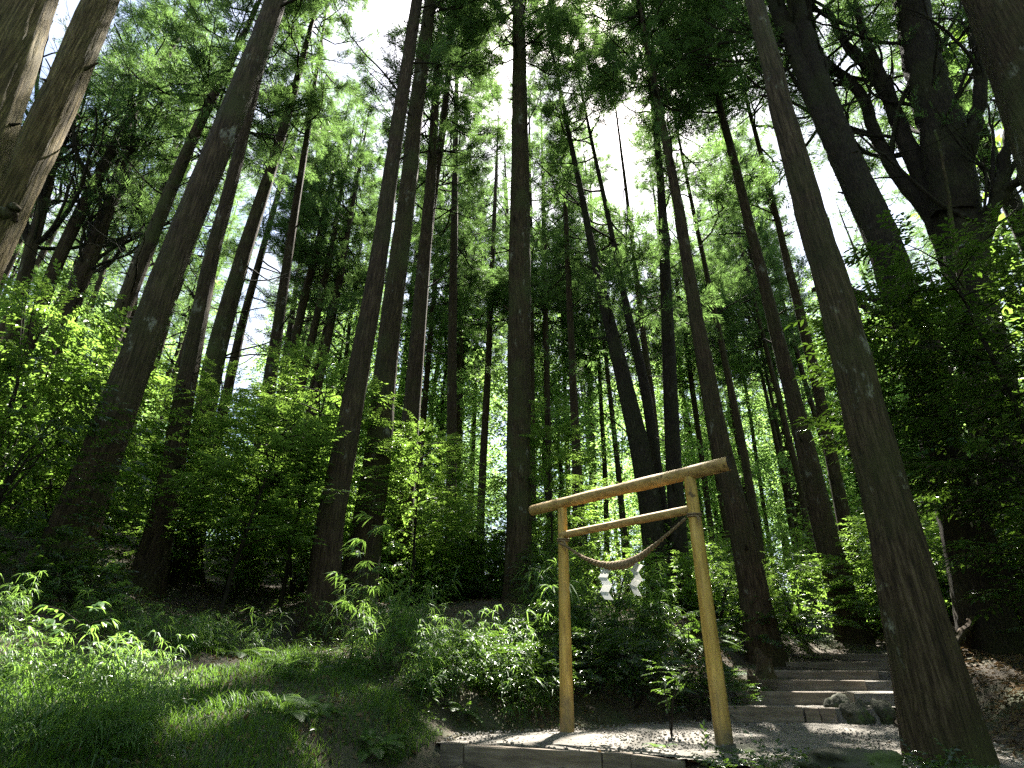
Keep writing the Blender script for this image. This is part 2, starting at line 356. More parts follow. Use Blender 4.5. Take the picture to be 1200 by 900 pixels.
# rope with two paper streamers
rp = [(654, 636), (665, 641), (682, 653), (700, 660.5), (717, 663.5), (735, 661), (752, 652), (770, 637), (787, 622), (805, 606)]
ctr = np.array([gate_plane(x, y, -.085 if 0 < i < 9 else -.06) for i, (x, y) in enumerate(rp)])
tt = np.linspace(0, 9, 150); C3 = np.stack([np.interp(tt, np.arange(10), ctr[:, k]) for k in range(3)], 1)
ker = np.ones(11) / 11; Cp = np.pad(C3, ((5, 5), (0, 0)), 'edge'); C3 = np.stack([np.convolve(Cp[:, k], ker, 'valid') for k in range(3)], 1)
thick = .011 + .029 * np.exp(-((tt - 4.6) / 2.0) ** 2)
tg = norm(np.gradient(C3, axis=0)); sx = norm(np.cross(tg, [0, 0, 1.])); sy = np.cross(sx, tg)
rope_o = C3[75].copy(); mb = MB()
for k in range(3):
    ph = tt * 9.5 + k * 2 * PI / 3
    pts = C3 + thick[:, None] * .70 * (np.cos(ph)[:, None] * sx + np.sin(ph)[:, None] * sy) - rope_o
    tube(mb, pts, thick * .58, 8, 0, True, .05, k)
rope = empty('straw_rope', rope_o, 'thick twisted straw rope slung between the two posts of the gate', 'rope')
put('twisted_strands', mb.mesh('twisted_strands', [STRAW]), rope)
for (PX, zz, rr) in ((PL, gate_plane(657, 634)[2], .066), (PR, gate_plane(806, 606)[2], .070)):
    mb = MB()
    for q in range(2):
        a = np.linspace(0, 2 * PI, 28); pc = np.array([PX[0], PX[1], zz]) + (RT - RB) * 0
        off = (LT - LB if PX is PL else RT - RB); off = off * ((zz - LB[2]) / off[2]); c0 = (LB if PX is PL else RB) + off
        pts = np.c_[c0[0] + rr * np.cos(a), c0[1] + rr * np.sin(a), c0[2] + q * .022 + .01 * np.sin(a)] - rope_o
        tube(mb, pts, np.full(28, .010), 6, 0, False)
    for q in range(3):
        b = c0 + np.array([0, -rr, -.005]) - rope_o
        tube(mb, np.array([b, b + [.01 * q, -.02, -.03], b + [.02 * (q - 1), -.025, -.09 - .02 * q]]), [.006, .005, .002], 5)
    put('rope_tie', mb.mesh('rope_tie', [STRAW]), rope)
def shide(x, y, wd, hgt, yaw, tilt, label):
    o = gate_plane(x, y, -.10); mb = MB(); n = 4
    for k in range(n):                      # folded zigzag of four paper flaps
        s = 1 if k % 2 == 0 else -1; z0 = -hgt * k / n; z1 = -hgt * (k + 1) / n - .012
        x0 = (-.5 + .30 * s) * wd; sh = .62 * wd * s; t = .0012; yk = .004 * k
        for e in (0, 1):
            V = [(x0, yk + e * t, z0), (x0 + wd, yk + e * t, z0 - .012), (x0 + wd - sh, yk + .012 * s + e * t, z1 - .012), (x0 - sh, yk + .012 * s + e * t, z1)]
            mb.add(V, [[0, 1, 2, 3]] if e else [[3, 2, 1, 0]], 0)
    tube(mb, [(0, 0, .05), (0, .002, 0)], [.003, .003], 5)
    put('paper_streamer', mb.mesh('paper_streamer', [PAPER]), None, tuple(o), (R(tilt), R(tilt * .4), yaw))
    return tag(bpy.data.objects[[q.name for q in bpy.data.objects if q.name.startswith('paper_streamer')][-1]], label, 'paper streamer', 'paper streamers hanging from the rope')
yawg = math.atan2(gdir[1], gdir[0])
shide(708, 667, .095, .29, yawg + .15, 0, 'white zigzag paper streamer hanging face on from the middle of the rope')
shide(747, 660, .095, .29, yawg + 1.15, 10, 'white paper streamer turned edge on and slanting, hanging from the rope towards the taller post')

# ------------------------------------------------------------------ path edging and timber steps
edg = empty('path_edging', (0, 5.4, PZ), 'dark sawn timber edging holding up the gravel path in front of the gate', 'edging')
def plank_between(parent, name, a, b, top, h, th, seed, mt=BOARD, loc0=None):
    a = np.array(a); b = np.array(b); d = b - a; L = np.linalg.norm(d); ang = math.atan2(d[1], d[0])
    me = box(MB(), (0, 0, 0), (L - .012, th, h), None, 0, .006, seed).mesh(name, [mt])
    p0 = np.array(loc0 if loc0 is not None else (0, 0, 0)); c = np.array([(a[0] + b[0]) / 2, (a[1] + b[1]) / 2, top - h / 2]) - p0
    return put(name, me, parent, tuple(c), (0, 0, ang))
E0 = (0, 5.4, PZ)
pts = [at_z(519, 871, PZ)[:2], at_z(546, 874, PZ)[:2], at_z(706, 883, PZ)[:2], at_z(742, 885, PZ)[:2], at_z(800, 893, PZ)[:2]]
for k in range(len(pts) - 1):
    plank_between(edg, 'plank', pts[k], pts[k + 1], PZ + .012 - .006 * (k % 2), .26, .075, k, BOARD, E0)

steps = empty('timber_steps', tuple(at_y(915, 845, 8.)), 'flight of seven weathered timber steps with gravel treads climbing behind the gate', 'steps')
S0 = np.array(steps.location)
ST = [((848, 827), (978, 829), 7.95), ((861, 811), (999, 810), 8.55), ((886, 798), (1013, 796), 9.15), ((907, 787), (1028, 785), 9.75),
      ((918, 777), (1043, 774), 10.35), ((930, 768), (1052, 765), 10.95), ((943, 760), (1018, 766), 11.6)]
zt = []
for k, (a, b, Y) in enumerate(ST):
    A = at_y(*a, Y + .18); B = at_y(*b, Y - .18); z = (A[2] + B[2]) / 2; zt.append(z)
for k, (a, b, Y) in enumerate(ST):
    z = zt[k]; A = at_y(*a, Y + .18); B = at_y(*b, Y - .18)
    prev = zt[k - 1] if k else PZ
    if k == 0:
        M_ = A + (B - A) * .72
        for q, (u_, w_) in enumerate(((A, M_), (M_ + (B - A) * .004, A + (B - A) * .86), (A + (B - A) * .865, B))):
            o = plank_between(steps, 'riser_board', u_[:2], w_[:2], z - .004 * q, z - prev + .12, .07, 50 + q, BOARD, S0)
    else:
        plank_between(steps, 'riser_board', A[:2], B[:2], z, z - prev + .1, .075, 40 + k, BOARD, S0)
    # gravel tread behind the riser
    A2, B2 = (at_y(*ST[k + 1][0], ST[k + 1][2] + .18), at_y(*ST[k + 1][1], ST[k + 1][2] - .18)) if k < 6 else (A + [.2, .9, 0], B + [.2, .9, 0])
    n = 14; m_ = 9; V = []
    for jj in range(m_):
        j_ = max(jj - 1, 0); a_ = A + (A2 - A) * j_ / (m_ - 2) + [0, .05 * (jj < 2), 0]; b_ = B + (B2 - B) * j_ / (m_ - 2) + [0, .05 * (jj < 2), 0]
        for ii in range(n):
            t = ii / (n - 1); t = -.12 + 1.5 * t; q = a_ + (b_ - a_) * t
            V.append((q[0], q[1] + rng.uniform(-.01, .01) * (jj > 1), z - .012 + rng.uniform(-.008, .008) - (.4 if jj == 0 else 0)))
    i = np.arange(m_ - 1)[:, None] * n; j = np.arange(n - 1)[None]
    F = np.stack([i + j, i + j + 1, i + n + j + 1, i + n + j], -1).reshape(-1, 4)
    put('gravel_tread', MB().add(np.array(V) - S0, F, 0, True).mesh('gravel_tread', [PATHM]), steps)

# ------------------------------------------------------------------ rocks
def rock_mesh(name, sx, sy, sz, seed, mt, sharp=.25, sub=2):
    rs = np.random.default_rng(seed)
    import bmesh
    bm = bmesh.new(); bmesh.ops.create_icosphere(bm, subdivisions=sub, radius=1)
    V = np.array([v.co[:] for v in bm.verts]); F = np.array([[v.index for v in f.verts] for f in bm.faces]); bm.free()
    for k in range(7):
        d = norm(rs.standard_normal(3)); h = rs.uniform(.55, .9); p = V @ d; V = V - np.maximum(p - h, 0)[:, None] * d * .85
    V = V * (1 + sharp * .3 * np.sin(V @ rs.standard_normal((3, 1)) * 5)) + rs.uniform(-.03, .03, V.shape) * sharp * 3
    from mathutils import noise as mn
    V = V * np.array([[1 + .13 * mn.fractal(Vector(q * 1.7 + seed), 1, 2, 5) + .05 * mn.noise(Vector(q * 9 + seed))] for q in V])
    V = V * [sx, sy, sz]; return MB().add(V, F, 0, sub > 2).mesh(name, [mt])
def rock(x, y, z, s, seed, label, yaw=0, mt=ROCK, group=None, sub=4):
    return tag(put('rock', rock_mesh('rock', *s, seed, mt, sub=sub), None, (x, y, z), (0, 0, yaw)), label, 'rock', group)
p = at_y(1002, 897, 4.0); rock(p[0], p[1], p[2] - .03, (.30, .22, .12), 1, 'low dark mossy rock at the edge of the path before the big leaning trunk')
p = at_z(868, 882, PZ); rock(p[0], p[1], PZ - .02, (.20, .15, .085), 2, 'rounded mossy rock at the foot of the taller gate post')
for k, (px, py, s, lb) in enumerate(((992, 838, (.15, .15, .20), 'mossy stone with a pointed top beside the end of the lowest step'),
                                  (1013, 840, (.20, .17, .16), 'squat dark stone in the middle of the row beside the lowest step'),
                                  (1040, 840, (.19, .17, .16), 'dark flat faced stone of the row next to the big leaning trunk'))):
    p = at_z(px, py + 9, PZ); rock(p[0], p[1] + .1, PZ + s[2] * .55, s, 10 + k, lb, .3 * k, group='stones of the low retaining row')
p = at_y(1018, 818, 8.5); rock(p[0], p[1], p[2] - .12, (.22, .2, .14), 20, 'moss capped stone above the retaining row beside the steps')

# ------------------------------------------------------------------ foliage templates
def leaf_simple(L=1., w=.28, fold=.06, droop=.12):
    return np.array([(0, 0, 0), (-w, L * .42, fold), (0, L, -droop), (w, L * .42, fold)]), np.array([(0, 2, 1), (0, 3, 2)])
def leaf_fine(L=1., w=.26, fold=.05, droop=.2):
    V = [(0, 0, 0), (-w * .75, .25 * L, fold), (w * .75, .25 * L, fold), (0, .27 * L, 0), (-w * .9, .6 * L, fold - droop * .3), (w * .9, .6 * L, fold - droop * .3), (0, .6 * L, -droop * .35), (0, L, -droop)]
    F = [(0, 3, 1), (0, 2, 3), (1, 3, 6), (1, 6, 4), (3, 2, 5), (3, 5, 6), (4, 6, 7), (6, 5, 7)]
    return np.array(V), np.array(F)
def leaf_mid(L=1., w=.28, fold=.06, droop=.15):
    return np.array([(0, 0, 0), (-w, .38 * L, fold), (-w * .7, .7 * L, fold - droop * .4), (0, L, -droop), (w * .7, .7 * L, fold - droop * .4), (w, .38 * L, fold)]), np.array([(0, 2, 1), (0, 3, 2), (0, 4, 3), (0, 5, 4)])
def twig_template(seed, nl=9, L=.5, leaf=.12, fine=False, w=.28, ang=(35, 70), stalk=.004, rnd=.3):
    rs = np.random.default_rng(seed); lv, lf = leaf_fine(w=w) if fine == 2 else (leaf_mid(w=w) if fine else leaf_simple(w=w))
    T = []; D = []
    for k in range(nl - 1):
        t = .18 + .8 * k / (nl - 1); s = -1 if k % 2 else 1; a = R(rs.uniform(*ang)) * (1 - .35 * t)
        T.append((0, t * L, -.05 * t * t * L)); D.append((s * math.sin(a), math.cos(a), rs.uniform(-rnd, rnd * .6)))
    T.append((0, L, -.05 * L)); D.append((rs.uniform(-.2, .2), 1, -.15))
    sc_ = leaf * rs.uniform(.7, 1.15, nl)
    V, F = bake(lv, lf, frames(np.array(D), rs.uniform(-.4, .4, nl), sc_), np.array(T))
    if stalk:
        n0 = len(V); V = np.vstack([V, [(-stalk, 0, 0), (stalk, 0, 0), (0, L, -.05 * L)]]); F = np.vstack([F, [(n0, n0 + 1, n0 + 2)]])
    return V, F
TWIG = [twig_template(s, 9, .36, .088, w=.25) for s in range(4)]
TWIG_COARSE = [twig_template(s + 8, 6, .5, .15, stalk=0) for s in range(4)]
TWIG_FINE = [twig_template(s + 20, 10, .34, .085, True, .23) for s in range(4)]
TWIG_BIG = [twig_template(s + 30, 9, .40, .115, 2, .19) for s in range(3)]
def spray_template(seed, n=26, L=.5):
    """a feathery cedar spray of narrow leaflets"""
    rs = np.random.default_rng(seed); V = []; F = []
    for k in range(n):
        t = .1 + .9 * k / n; s = -1 if k % 2 else 1; a = R(rs.uniform(25, 60)); l = L * (.42 * (1 - t) + .16) * rs.uniform(.7, 1.2)
        if k == n - 1: s = 0
        b = np.array([0, t * L, -.14 * L * t * t]); d = np.array([s * math.sin(a), math.cos(a), rs.uniform(-.45, .35)]); d /= np.linalg.norm(d)
        w = rs.uniform(.007, .012); p = np.array([d[1], -d[0], rs.uniform(-.9, .9)]); p /= np.linalg.norm(p)
        m = b + d * l * .45; i0 = len(V)
        V += [b, m + p * w, b + d * l, m - p * w]; F += [(i0, i0 + 1, i0 + 2), (i0, i0 + 2, i0 + 3)]
    return np.array(V), np.array(F)
SPRAY = [spray_template(s) for s in range(4)]

def scatter(mb, temps, pos, dirs, roll, scl, mat_i, rs):
    pos = np.asarray(pos); k = rs.integers(0, len(temps), len(pos)); M = frames(dirs, roll, scl)
    for q, (tv, tf) in enumerate(temps):
        m = k == q
        if m.any():
            V, F = bake(tv, tf, M[m], pos[m]); mb.add(V, F, mat_i)

# ------------------------------------------------------------------ conifer crowns, length 10, radius about 2.3
def cedar_crown(seed, nl=70, Rm=2.3, dens=9., up=.35, gap=.25):
    rs = np.random.default_rng(seed); mb = MB(); P = []; D = []; S = []
    skip = rs.uniform(0, 6.28)
    for i in range(nl):
        u = (i + rs.uniform(0, 1)) / nl; z = 10 * u; az = i * 2.399 + rs.uniform(-.5, .5)
        if rs.uniform() < gap * (1.2 - u): continue
        prof = (1 - u) ** .65 * (1.0 if u > .12 else .75)
        L = (Rm * prof * rs.uniform(.5, 1.2) + .4); o = np.array([math.cos(az), math.sin(az), 0])
        t = np.linspace(0, 1, 7); dz = L * (-.30 * t * (1 - u) + (up + .3 * u) * t * t) + L * rs.uniform(-.15, .15) * t
        wob = np.cumsum(rs.normal(0, .04, (7, 3)), axis=0) * L * .5; wob[0] = 0
        pts = np.array([0, 0, z]) + o[None] * (L * t)[:, None] + np.array([0, 0, 1]) * dz[:, None] + wob
        tube(mb, pts, np.linspace(.018 + .010 * L, .005, 7), 4, 1, False)
        n = int(dens * L) + 3; tq = rs.uniform(.22, 1.0, n) ** .8
        base = np.stack([np.interp(tq, t, pts[:, k]) for k in range(3)], 1)
        side = np.array([-o[1], o[0], 0]); sg = rs.choice([-1, 1], n)[:, None]
        spread = (.45 * L * .5 * (1.15 - tq) + .1) * rs.uniform(0, 1, n)
        pos = base + side * sg * spread[:, None] + o * spread[:, None] * .5 + rs.normal(0, .07, (n, 3))
        P.append(pos); D.append(o * rs.uniform(.5, 1, (n, 1)) + side * sg * rs.uniform(.1, 1.0, (n, 1)) + np.array([0, 0, 1]) * rs.uniform(-.35, .55, (n, 1)))
        # side twigs reaching the sprays
        k3 = rs.random(n) < .5; b0 = base[k3]; b1 = pos[k3]
        if len(b0):
            w = np.array([0, 0, .008]); V = np.stack([b0 - w, b0 + w, b1], 1).reshape(-1, 3); mb.add(V, np.arange(len(V)).reshape(-1, 3), 1)
    P = np.vstack(P); D = np.vstack(D)
    scatter(mb, SPRAY, P, D, rs.uniform(-.8, .8, len(P)), rs.uniform(.75, 1.35, len(P)), 0, rs)
    return mb.mesh('crown', [CEDAR, BARK_DARK])
CROWN = [cedar_crown(100, 60, 2.2, 8), cedar_crown(101, 54, 2.4, 7), cedar_crown(102, 64, 2.0, 8), cedar_crown(103, 50, 2.5, 7, .5, .35), cedar_crown(104, 60, 2.2, 7, .2, .3)]
# single boughs: a limb with feathery sprays, origin on the trunk, pointing along +X
def bough_mesh(seed, L=2.2, n=62, up=.3, sag=.25, thin=False):
    rs = np.random.default_rng(seed); mb = MB(); t = np.linspace(0, 1, 9)
    dz = L * (-sag * np.sin(t * 2.6) + up * t * t); P0_ = np.c_[L * t, np.cumsum(rs.normal(0, .035, 9)) * L, dz + np.cumsum(rs.normal(0, .02, 9))]
    P0_[0] = 0; tube(mb, P0_, np.linspace(.032, .006, 9), 5, 1, False); limbs = [(P0_, t)]
    for k in range(5):
        f = rs.uniform(.25, .85); b = np.array([np.interp(f, t, P0_[:, q]) for q in range(3)]); az = (1 if k % 2 else -1) * rs.uniform(.5, 1.1)
        l = L * (1 - f * .7) * rs.uniform(.35, .65); tt_ = np.linspace(0, 1, 6); Q = b + np.c_[np.cos(az) * l * tt_, np.sin(az) * l * tt_, l * (.25 * tt_ ** 2 - .15 * tt_) + np.cumsum(rs.normal(0, .02, 6))]
        tube(mb, Q, np.linspace(.014, .004, 6), 4, 1, False); limbs.append((Q, tt_))
    P = []; D = []
    for q in range(n):
        Q, tq = limbs[rs.integers(0, len(limbs))]; f = rs.uniform(.3 if Q is P0_ else .15, 1) ** .7; b = np.array([np.interp(f, tq, Q[:, k]) for k in range(3)])
        d = norm(Q[-1] - Q[0]); d = norm(d * rs.uniform(.4, 1) + rs.normal(0, .55, 3) + [0, 0, .1]); P.append(b + rs.normal(0, .03, 3)); D.append(d)
    n = len(P); scatter(mb, SPRAY, np.array(P), np.array(D), rs.uniform(-.9, .9, n), rs.uniform(.45, .95, n), 0, rs)
    return mb.mesh('bough', [CEDAR, BARK_DARK])
BOUGH = [bough_mesh(300 + k, 2.2, 88, .1 + .08 * k, .3 - .05 * k) for k in range(6)]
BOUGH_THIN = [bough_mesh(310 + k, 2.3, 44, .15 + .1 * k, .2) for k in range(4)]

# where sunlight gets down through the canopy: (x, y, depth Y, height over that sight line, radius)
SHAFT_PX = [(228, 822, 5.0, .6), (290, 788, 5.8, .35), (420, 752, 7.4, .5), (50, 855, 3.8, .5), (5, 690, 4.4, .5), (510, 735, 7.9, .6), (590, 760, 8.0, .4), (770, 860, 6.2, .55), (885, 846, 7.6, .4), (890, 800, 8.7, .5),
            (950, 790, 9.6, .4), (125, 700, 7.6, .4), (330, 540, 10.2, 1.3), (240, 600, 9.0, .7), (60, 450, 8.5, 1.0), (960, 680, 13, 1.0), (710, 690, 13, .8), (60, 150, 5.9, .45), (50, 60, 4.6, .4), (1150, 750, 8.6, .35), (1085, 470, 7.0, .45), (1160, 400, 7.0, .4), (930, 805, 9.3, .5), (1000, 800, 9.3, .4),
            (1175, 790, 7.4, .22), (1130, 850, 5.3, .35), (718, 672, 6.6, 1.15), (480, 560, 13, 1.0), (390, 690, 9.5, .4), (430, 640, 7.4, .5), (200, 480, 13, 1.2), (670, 640, 14, .9), (850, 640, 14, .8)]
SHAFTS = [(at_y(x, y, Y), r) for x, y, Y, r in SHAFT_PX]
SV = np.array(SUN)
def in_shaft(p, pad):
    for c, r in SHAFTS:
        v = p - c; h = v @ SV
        if h > 1.0 and np.linalg.norm(v - h * SV) < r + pad: return True
    return False
GAPS = [(203, 240, 295, 385, .97), (415, 0, 458, 150, .75), (1062, 240, 1108, 330, .9), (1160, 215, 1200, 290, .6), (700, 500, 740, 560, .7), (862, 455, 912, 520, .8), (690, 70, 740, 110, .5), (700, 200, 740, 240, .5)]
def in_gap(p, rs):
    z = depth(p)
    if z <= .1: return False
    px_ = 600 + FPX * p[0] / z; py_ = 450 - FPX * ((p[2] - EYE) * math.cos(PITCH) - p[1] * math.sin(PITCH)) / z; m_ = 10 + 500 / z
    return any(a - m_ < px_ < c + m_ and b_ - m_ < py_ < d + m_ and rs.random() < pr for a, b_, c, d, pr in GAPS)


# bare and dying branches
def grow(rs, mb, p, d, L, r, lvl, tips, curl=.25, up=.12, sides=5, kids=3, mat_i=0, minr=.004):
    n = max(5, int(L / .22)); pts = [p]; dd = np.array(d, float)
    for k in range(n):
        dd = norm(dd + rs.normal(0, curl * .5, 3) + np.array([0, 0, up * .5])); pts.append(pts[-1] + dd * L / n)
    pts = np.array(pts); rad = np.linspace(r, max(minr, r * .3), n + 1)
    tube(mb, pts, rad, sides if lvl > 0 else 4, mat_i, lvl > 1)
    if lvl > 0:
        for q in range(kids):
            k = rs.integers(int(n * .25), n); a = norm(rs.normal(0, 1, 3) * .75 + norm(pts[min(k + 1, n)] - pts[k]))
            grow(rs, mb, pts[k], a, L * rs.uniform(.4, .65), rad[k] * .6, lvl - 1, tips, curl, up, sides, kids, mat_i, minr)
    else:
        tips.append((pts[-1], dd)); tips.append((pts[n // 2], dd))
def dead_branch(seed, L=1.8, r=.035, lvl=2, kids=3, curl=.22, up=.14, leafy=0, mt=BARK_DARK, leaf=None):
    rs = np.random.default_rng(seed); mb = MB(); tips = []
    grow(rs, mb, np.zeros(3), (1, 0, .15), L, r, lvl, tips, curl, up, 5, kids)
    if leafy:
        P = np.repeat(np.array([a for a, b in tips]), leafy, 0) + rs.normal(0, .12, (len(tips) * leafy, 3)); D = np.repeat(np.array([b for a, b in tips]), leafy, 0) + rs.normal(0, .5, (len(P), 3))
        scatter(mb, leaf or SPRAY, P, D, rs.uniform(-.8, .8, len(P)), rs.uniform(.7, 1.2, len(P)), 1, rs)
    return mb.mesh('branch', [mt, CEDAR])
DEADB = [dead_branch(200 + k, 1.9, .026, 2, 2) for k in range(5)]
LEAFB = [dead_branch(220 + k, 2.0, .026, 2, 3, leafy=3) for k in range(4)]
BIGB = [dead_branch(240 + k, 3.4, .06, 3, 2, .28, .2) for k in range(4)]
BIGLB = [dead_branch(260 + k, 3.2, .055, 3, 3, .25, .18, leafy=1) for k in range(3)]

STUB = [tube(MB(), [(-.05, 0, 0), (.05, 0, .005), (.08 + .05 * k, .012 * (k - 1), .02 * k)], [.03, .02, .010], 6, 0, True, .12, k).mesh('stub', [BARK_DARK if k % 2 else BARK_OLIVE]) for k in range(4)]
# ------------------------------------------------------------------ trees
def wide(x, y):
    """how much wider than its diameter an upright trunk looks off the lens axis"""
    v = (450 - y) / FPX; e = min(PITCH + math.atan(v), 1.15); c = (x - 600) / FPX / math.sqrt(1 + v * v); return math.sqrt(1 + (c / math.cos(e)) ** 2) * 1.02
def trunk_path(pix, Y, H, base=None, cut=False):
    """pix: [(x, y, width in the photograph)] from low to high; returns axis points, radii"""
    x0, y0, w0 = pix[0]
    if base is None:
        P = at_y(x0, y0, Y); bx, by = P[0], P[1]
    else: bx, by = base
    zg = gz(bx, by); pts = []; rad = []
    for (x, y, w) in pix:
        q = near_axis(x, y, bx, by); pts.append(q); rad.append(w / 2 / FPX * max(depth(q), 1.) / wide(x, y))
    pts = np.array(pts); rad = np.array(rad)
    # down to the ground, plumb
    lo = pts[0].copy(); sl = (pts[1] - pts[0]) / max(pts[1][2] - pts[0][2], .1)
    b = lo - sl * max(lo[2] - zg, 0) if lo[2] > zg + .15 else np.array([lo[0], lo[1], zg])
    b[2] = gz(b[0], b[1])
    P = [b] + [q for q in pts if q[2] > b[2] + .3]; r = [rad[0] * (1.0 + .03 * max(lo[2] - b[2], 0))] + [w for q, w in zip(pts, rad) if q[2] > b[2] + .3]
    top = P[-1]; zt_ = zg + H
    if zt_ > top[2] + 1 and not cut:
        s = (P[-1] - P[max(0, len(P) - 3)]); s = s / max(s[2], .1); s[2] = 1; rt = r[-1]; z0 = top[2]
        for k in range(1, 5):
            f = k / 4; zz = z0 + (zt_ - z0) * f; P.append(np.array([top[0] + s[0] * .7 * (zz - z0), top[1] + s[1] * .7 * (zz - z0), zz])); r.append(max(rt * (1 - f) ** .8, .02))
    return np.array(P), np.array(r), b
def resample(P, r, n, rs, wob=.02):
    z = np.linspace(0, 1, n) ** 1.15 * (P[-1, 2] - P[0, 2]) + P[0, 2]
    X = np.interp(z, P[:, 2], P[:, 0]); Yy = np.interp(z, P[:, 2], P[:, 1]); rr = np.interp(z, P[:, 2], r)
    k = np.ones(5) / 5
    for _ in range(2):
        X = np.convolve(np.pad(X, 2, 'edge'), k, 'valid'); Yy = np.convolve(np.pad(Yy, 2, 'edge'), k, 'valid')
    X[0] = P[0, 0]; Yy[0] = P[0, 1]
    w = np.cumsum(rs.normal(0, wob * .25, (n, 2)), 0); w -= np.linspace(0, 1, n)[:, None] * w[-1]
    return np.c_[X + w[:, 0], Yy + w[:, 1], z], rr
TREES = []
def make_tree(name, cat, label, pix, Y, H=26, hc=None, mt=BARK, crown=True, cr=1.0, group=None, dead=8, leafy=3, base=None, sides=14, segs=40, ridge=.03,
              thin=False, d0=.3, flare=.35, bset=None, big=0, bs=1., crd=1., cut=False):
    rs = np.random.default_rng(abs(hash((round(pix[0][0]), round(pix[0][1]), round(Y * 10)))) % (2 ** 31)); P, r, b = trunk_path(pix, Y, H, base, cut)
    ax, rr = resample(P, r, segs, rs)
    t = empty(name, tuple(b), label, cat, group)
    hgt = ax[:, 2] - b[2]; rr2 = rr * (1 + flare * np.exp(-hgt / (rr[0] * 2.2)))
    a0 = ax[0] - [0, 0, .45]; ax2 = np.vstack([a0, ax]) - b; rr2 = np.r_[rr2[0] * 1.15, rr2]
    put('trunk', tube(MB(), ax2, rr2, sides, 0, False, ridge, rs.integers(1e6)).mesh('trunk', [mt]), t)
    ztop = P[-1, 2]; zc = b[2] + (hc if hc is not None else H * (.58 if Y < 15 else .42))
    def axis(z): return np.array([np.interp(z, ax[:, 2], ax[:, 0]), np.interp(z, ax[:, 2], ax[:, 1]), z]), np.interp(z, ax[:, 2], rr)
    if crown:
        zc0 = zc; nb = int((ztop - zc) * (2.3 if thin else (5.0 if Y > 10 else 2.9)) * crd); L_ = ztop - zc
        for k in range(nb):
            u_ = (k + rs.uniform()) / nb; c, rad = axis(zc + u_ * L_); az = k * 2.399 + rs.uniform(-.5, .5); s = cr * (1.05 * (1 - u_) ** .5 * rs.uniform(.6, 1.15) + .34) * (.8 if u_ < .1 else 1)
            mid = c + np.array([math.cos(az), math.sin(az), 0]) * 1.3 * s
            if (u_ < .88 and in_shaft(mid, .5 * s)) or (u_ < .97 and in_gap(mid, rs)): continue
            BB = BOUGH_THIN if thin else BOUGH
            put('bough', BB[rs.integers(0, len(BB))], t, tuple(c - b), (rs.uniform(-.3, .3), rs.uniform(-.25, .25) - .25 * u_, az), (s, s, s))
    def add(meshes, n, za, zb, s0, s1):
        for k in range(n):
            z = rs.uniform(za, zb); c, rad = axis(z); az = rs.uniform(0, 6.28); s = rs.uniform(s0, s1) * bs
            c = c + np.array([math.cos(az), math.sin(az), 0]) * rad * .6
            if in_shaft(c + np.array([math.cos(az), math.sin(az), 0.2]) * s, .4): continue
            put('branch', meshes[rs.integers(0, len(meshes))], t, tuple(c - b), (rs.uniform(-.5, .5), rs.uniform(-.35, .1), az), (s, s, s))
    if Y < 15:
        for k in range(9):
            z = b[2] + (zc - b[2]) * rs.uniform(.12, 1); c, rad = axis(z); az = rs.uniform(0, 6.28); c = c + np.array([math.cos(az), math.sin(az), 0]) * rad * .85; s = rs.uniform(.6, 1.5)
            put('stub', STUB[rs.integers(0, 4)], t, tuple(c - b), (0, rs.uniform(-.7, .1), az), (s, s, s))
    if dead: add(DEADB, dead, b[2] + (zc - b[2]) * d0, zc + .15 * (ztop - zc), .5, 1.15)
    if leafy: add(LEAFB, leafy, b[2] + (zc - b[2]) * .72, zc + .2 * (ztop - zc), .6, 1.1)
    if big: add(BIGB, big, b[2] + (zc - b[2]) * d0, ztop - 1, .6, 1.1)
    TREES.append((b[0], b[1])); return t, axis

C_ = 'cedar'; cat_c = 'conifer tree'
def cedar(label, pix, Y, H=26, **k): return make_tree('cedar_tree', 'cedar tree', label, pix, Y, H, **k)
# left group
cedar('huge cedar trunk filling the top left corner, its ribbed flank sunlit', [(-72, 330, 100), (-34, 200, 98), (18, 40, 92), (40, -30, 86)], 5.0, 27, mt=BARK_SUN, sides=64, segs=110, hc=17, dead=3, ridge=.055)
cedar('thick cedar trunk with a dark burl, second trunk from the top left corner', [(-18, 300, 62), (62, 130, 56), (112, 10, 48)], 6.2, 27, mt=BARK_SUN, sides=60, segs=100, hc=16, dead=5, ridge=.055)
tb_ = bpy.data.objects['cedar_tree.001']; bx_ = tb_.location; pb_ = near_axis(14, 262, bx_.x, bx_.y)
for k, (dx_, dz_, s_) in enumerate(((0, 0, .17), (.07, .12, .10), (-.06, -.11, .11))):
    put('burl', rock_mesh('burl', s_, s_ * .9, s_ * .75, 70 + k, BARK_OLIVE, sub=3), tb_, (pb_[0] - bx_.x + dx_ + .05, pb_[1] - bx_.y - .18, pb_[2] - bx_.z + dz_))
cedar('slender dark leaning trunk with short dead branches, third from the top left', [(45, 365, 21), (67, 300, 20), (110, 217, 17), (150, 140, 14), (197, 63, 10)], 13, 21, hc=12, dead=16, d0=.4, bs=.9)
cedar('slender trunk sunlit yellow on one side, close behind the big leaning cedar', [(122, 420, 24), (173, 288, 20), (205, 210, 17), (235, 143, 14), (283, 50, 9)], 11.5, 21, hc=12, dead=14, mt=BARK_OLIVE, bs=.9)
cedar('big leaning cedar with a stripped pale patch low on its trunk and wide dark foot', [(82, 640, 60), (114, 560, 54), (148, 460, 48), (178, 380, 42), (204, 300, 38), (262, 165, 34), (322, 0, 27)], 7.0, 27, mt=BARK_PALE, sides=36, segs=90, hc=16.5, dead=3, ridge=.035, flare=.3)
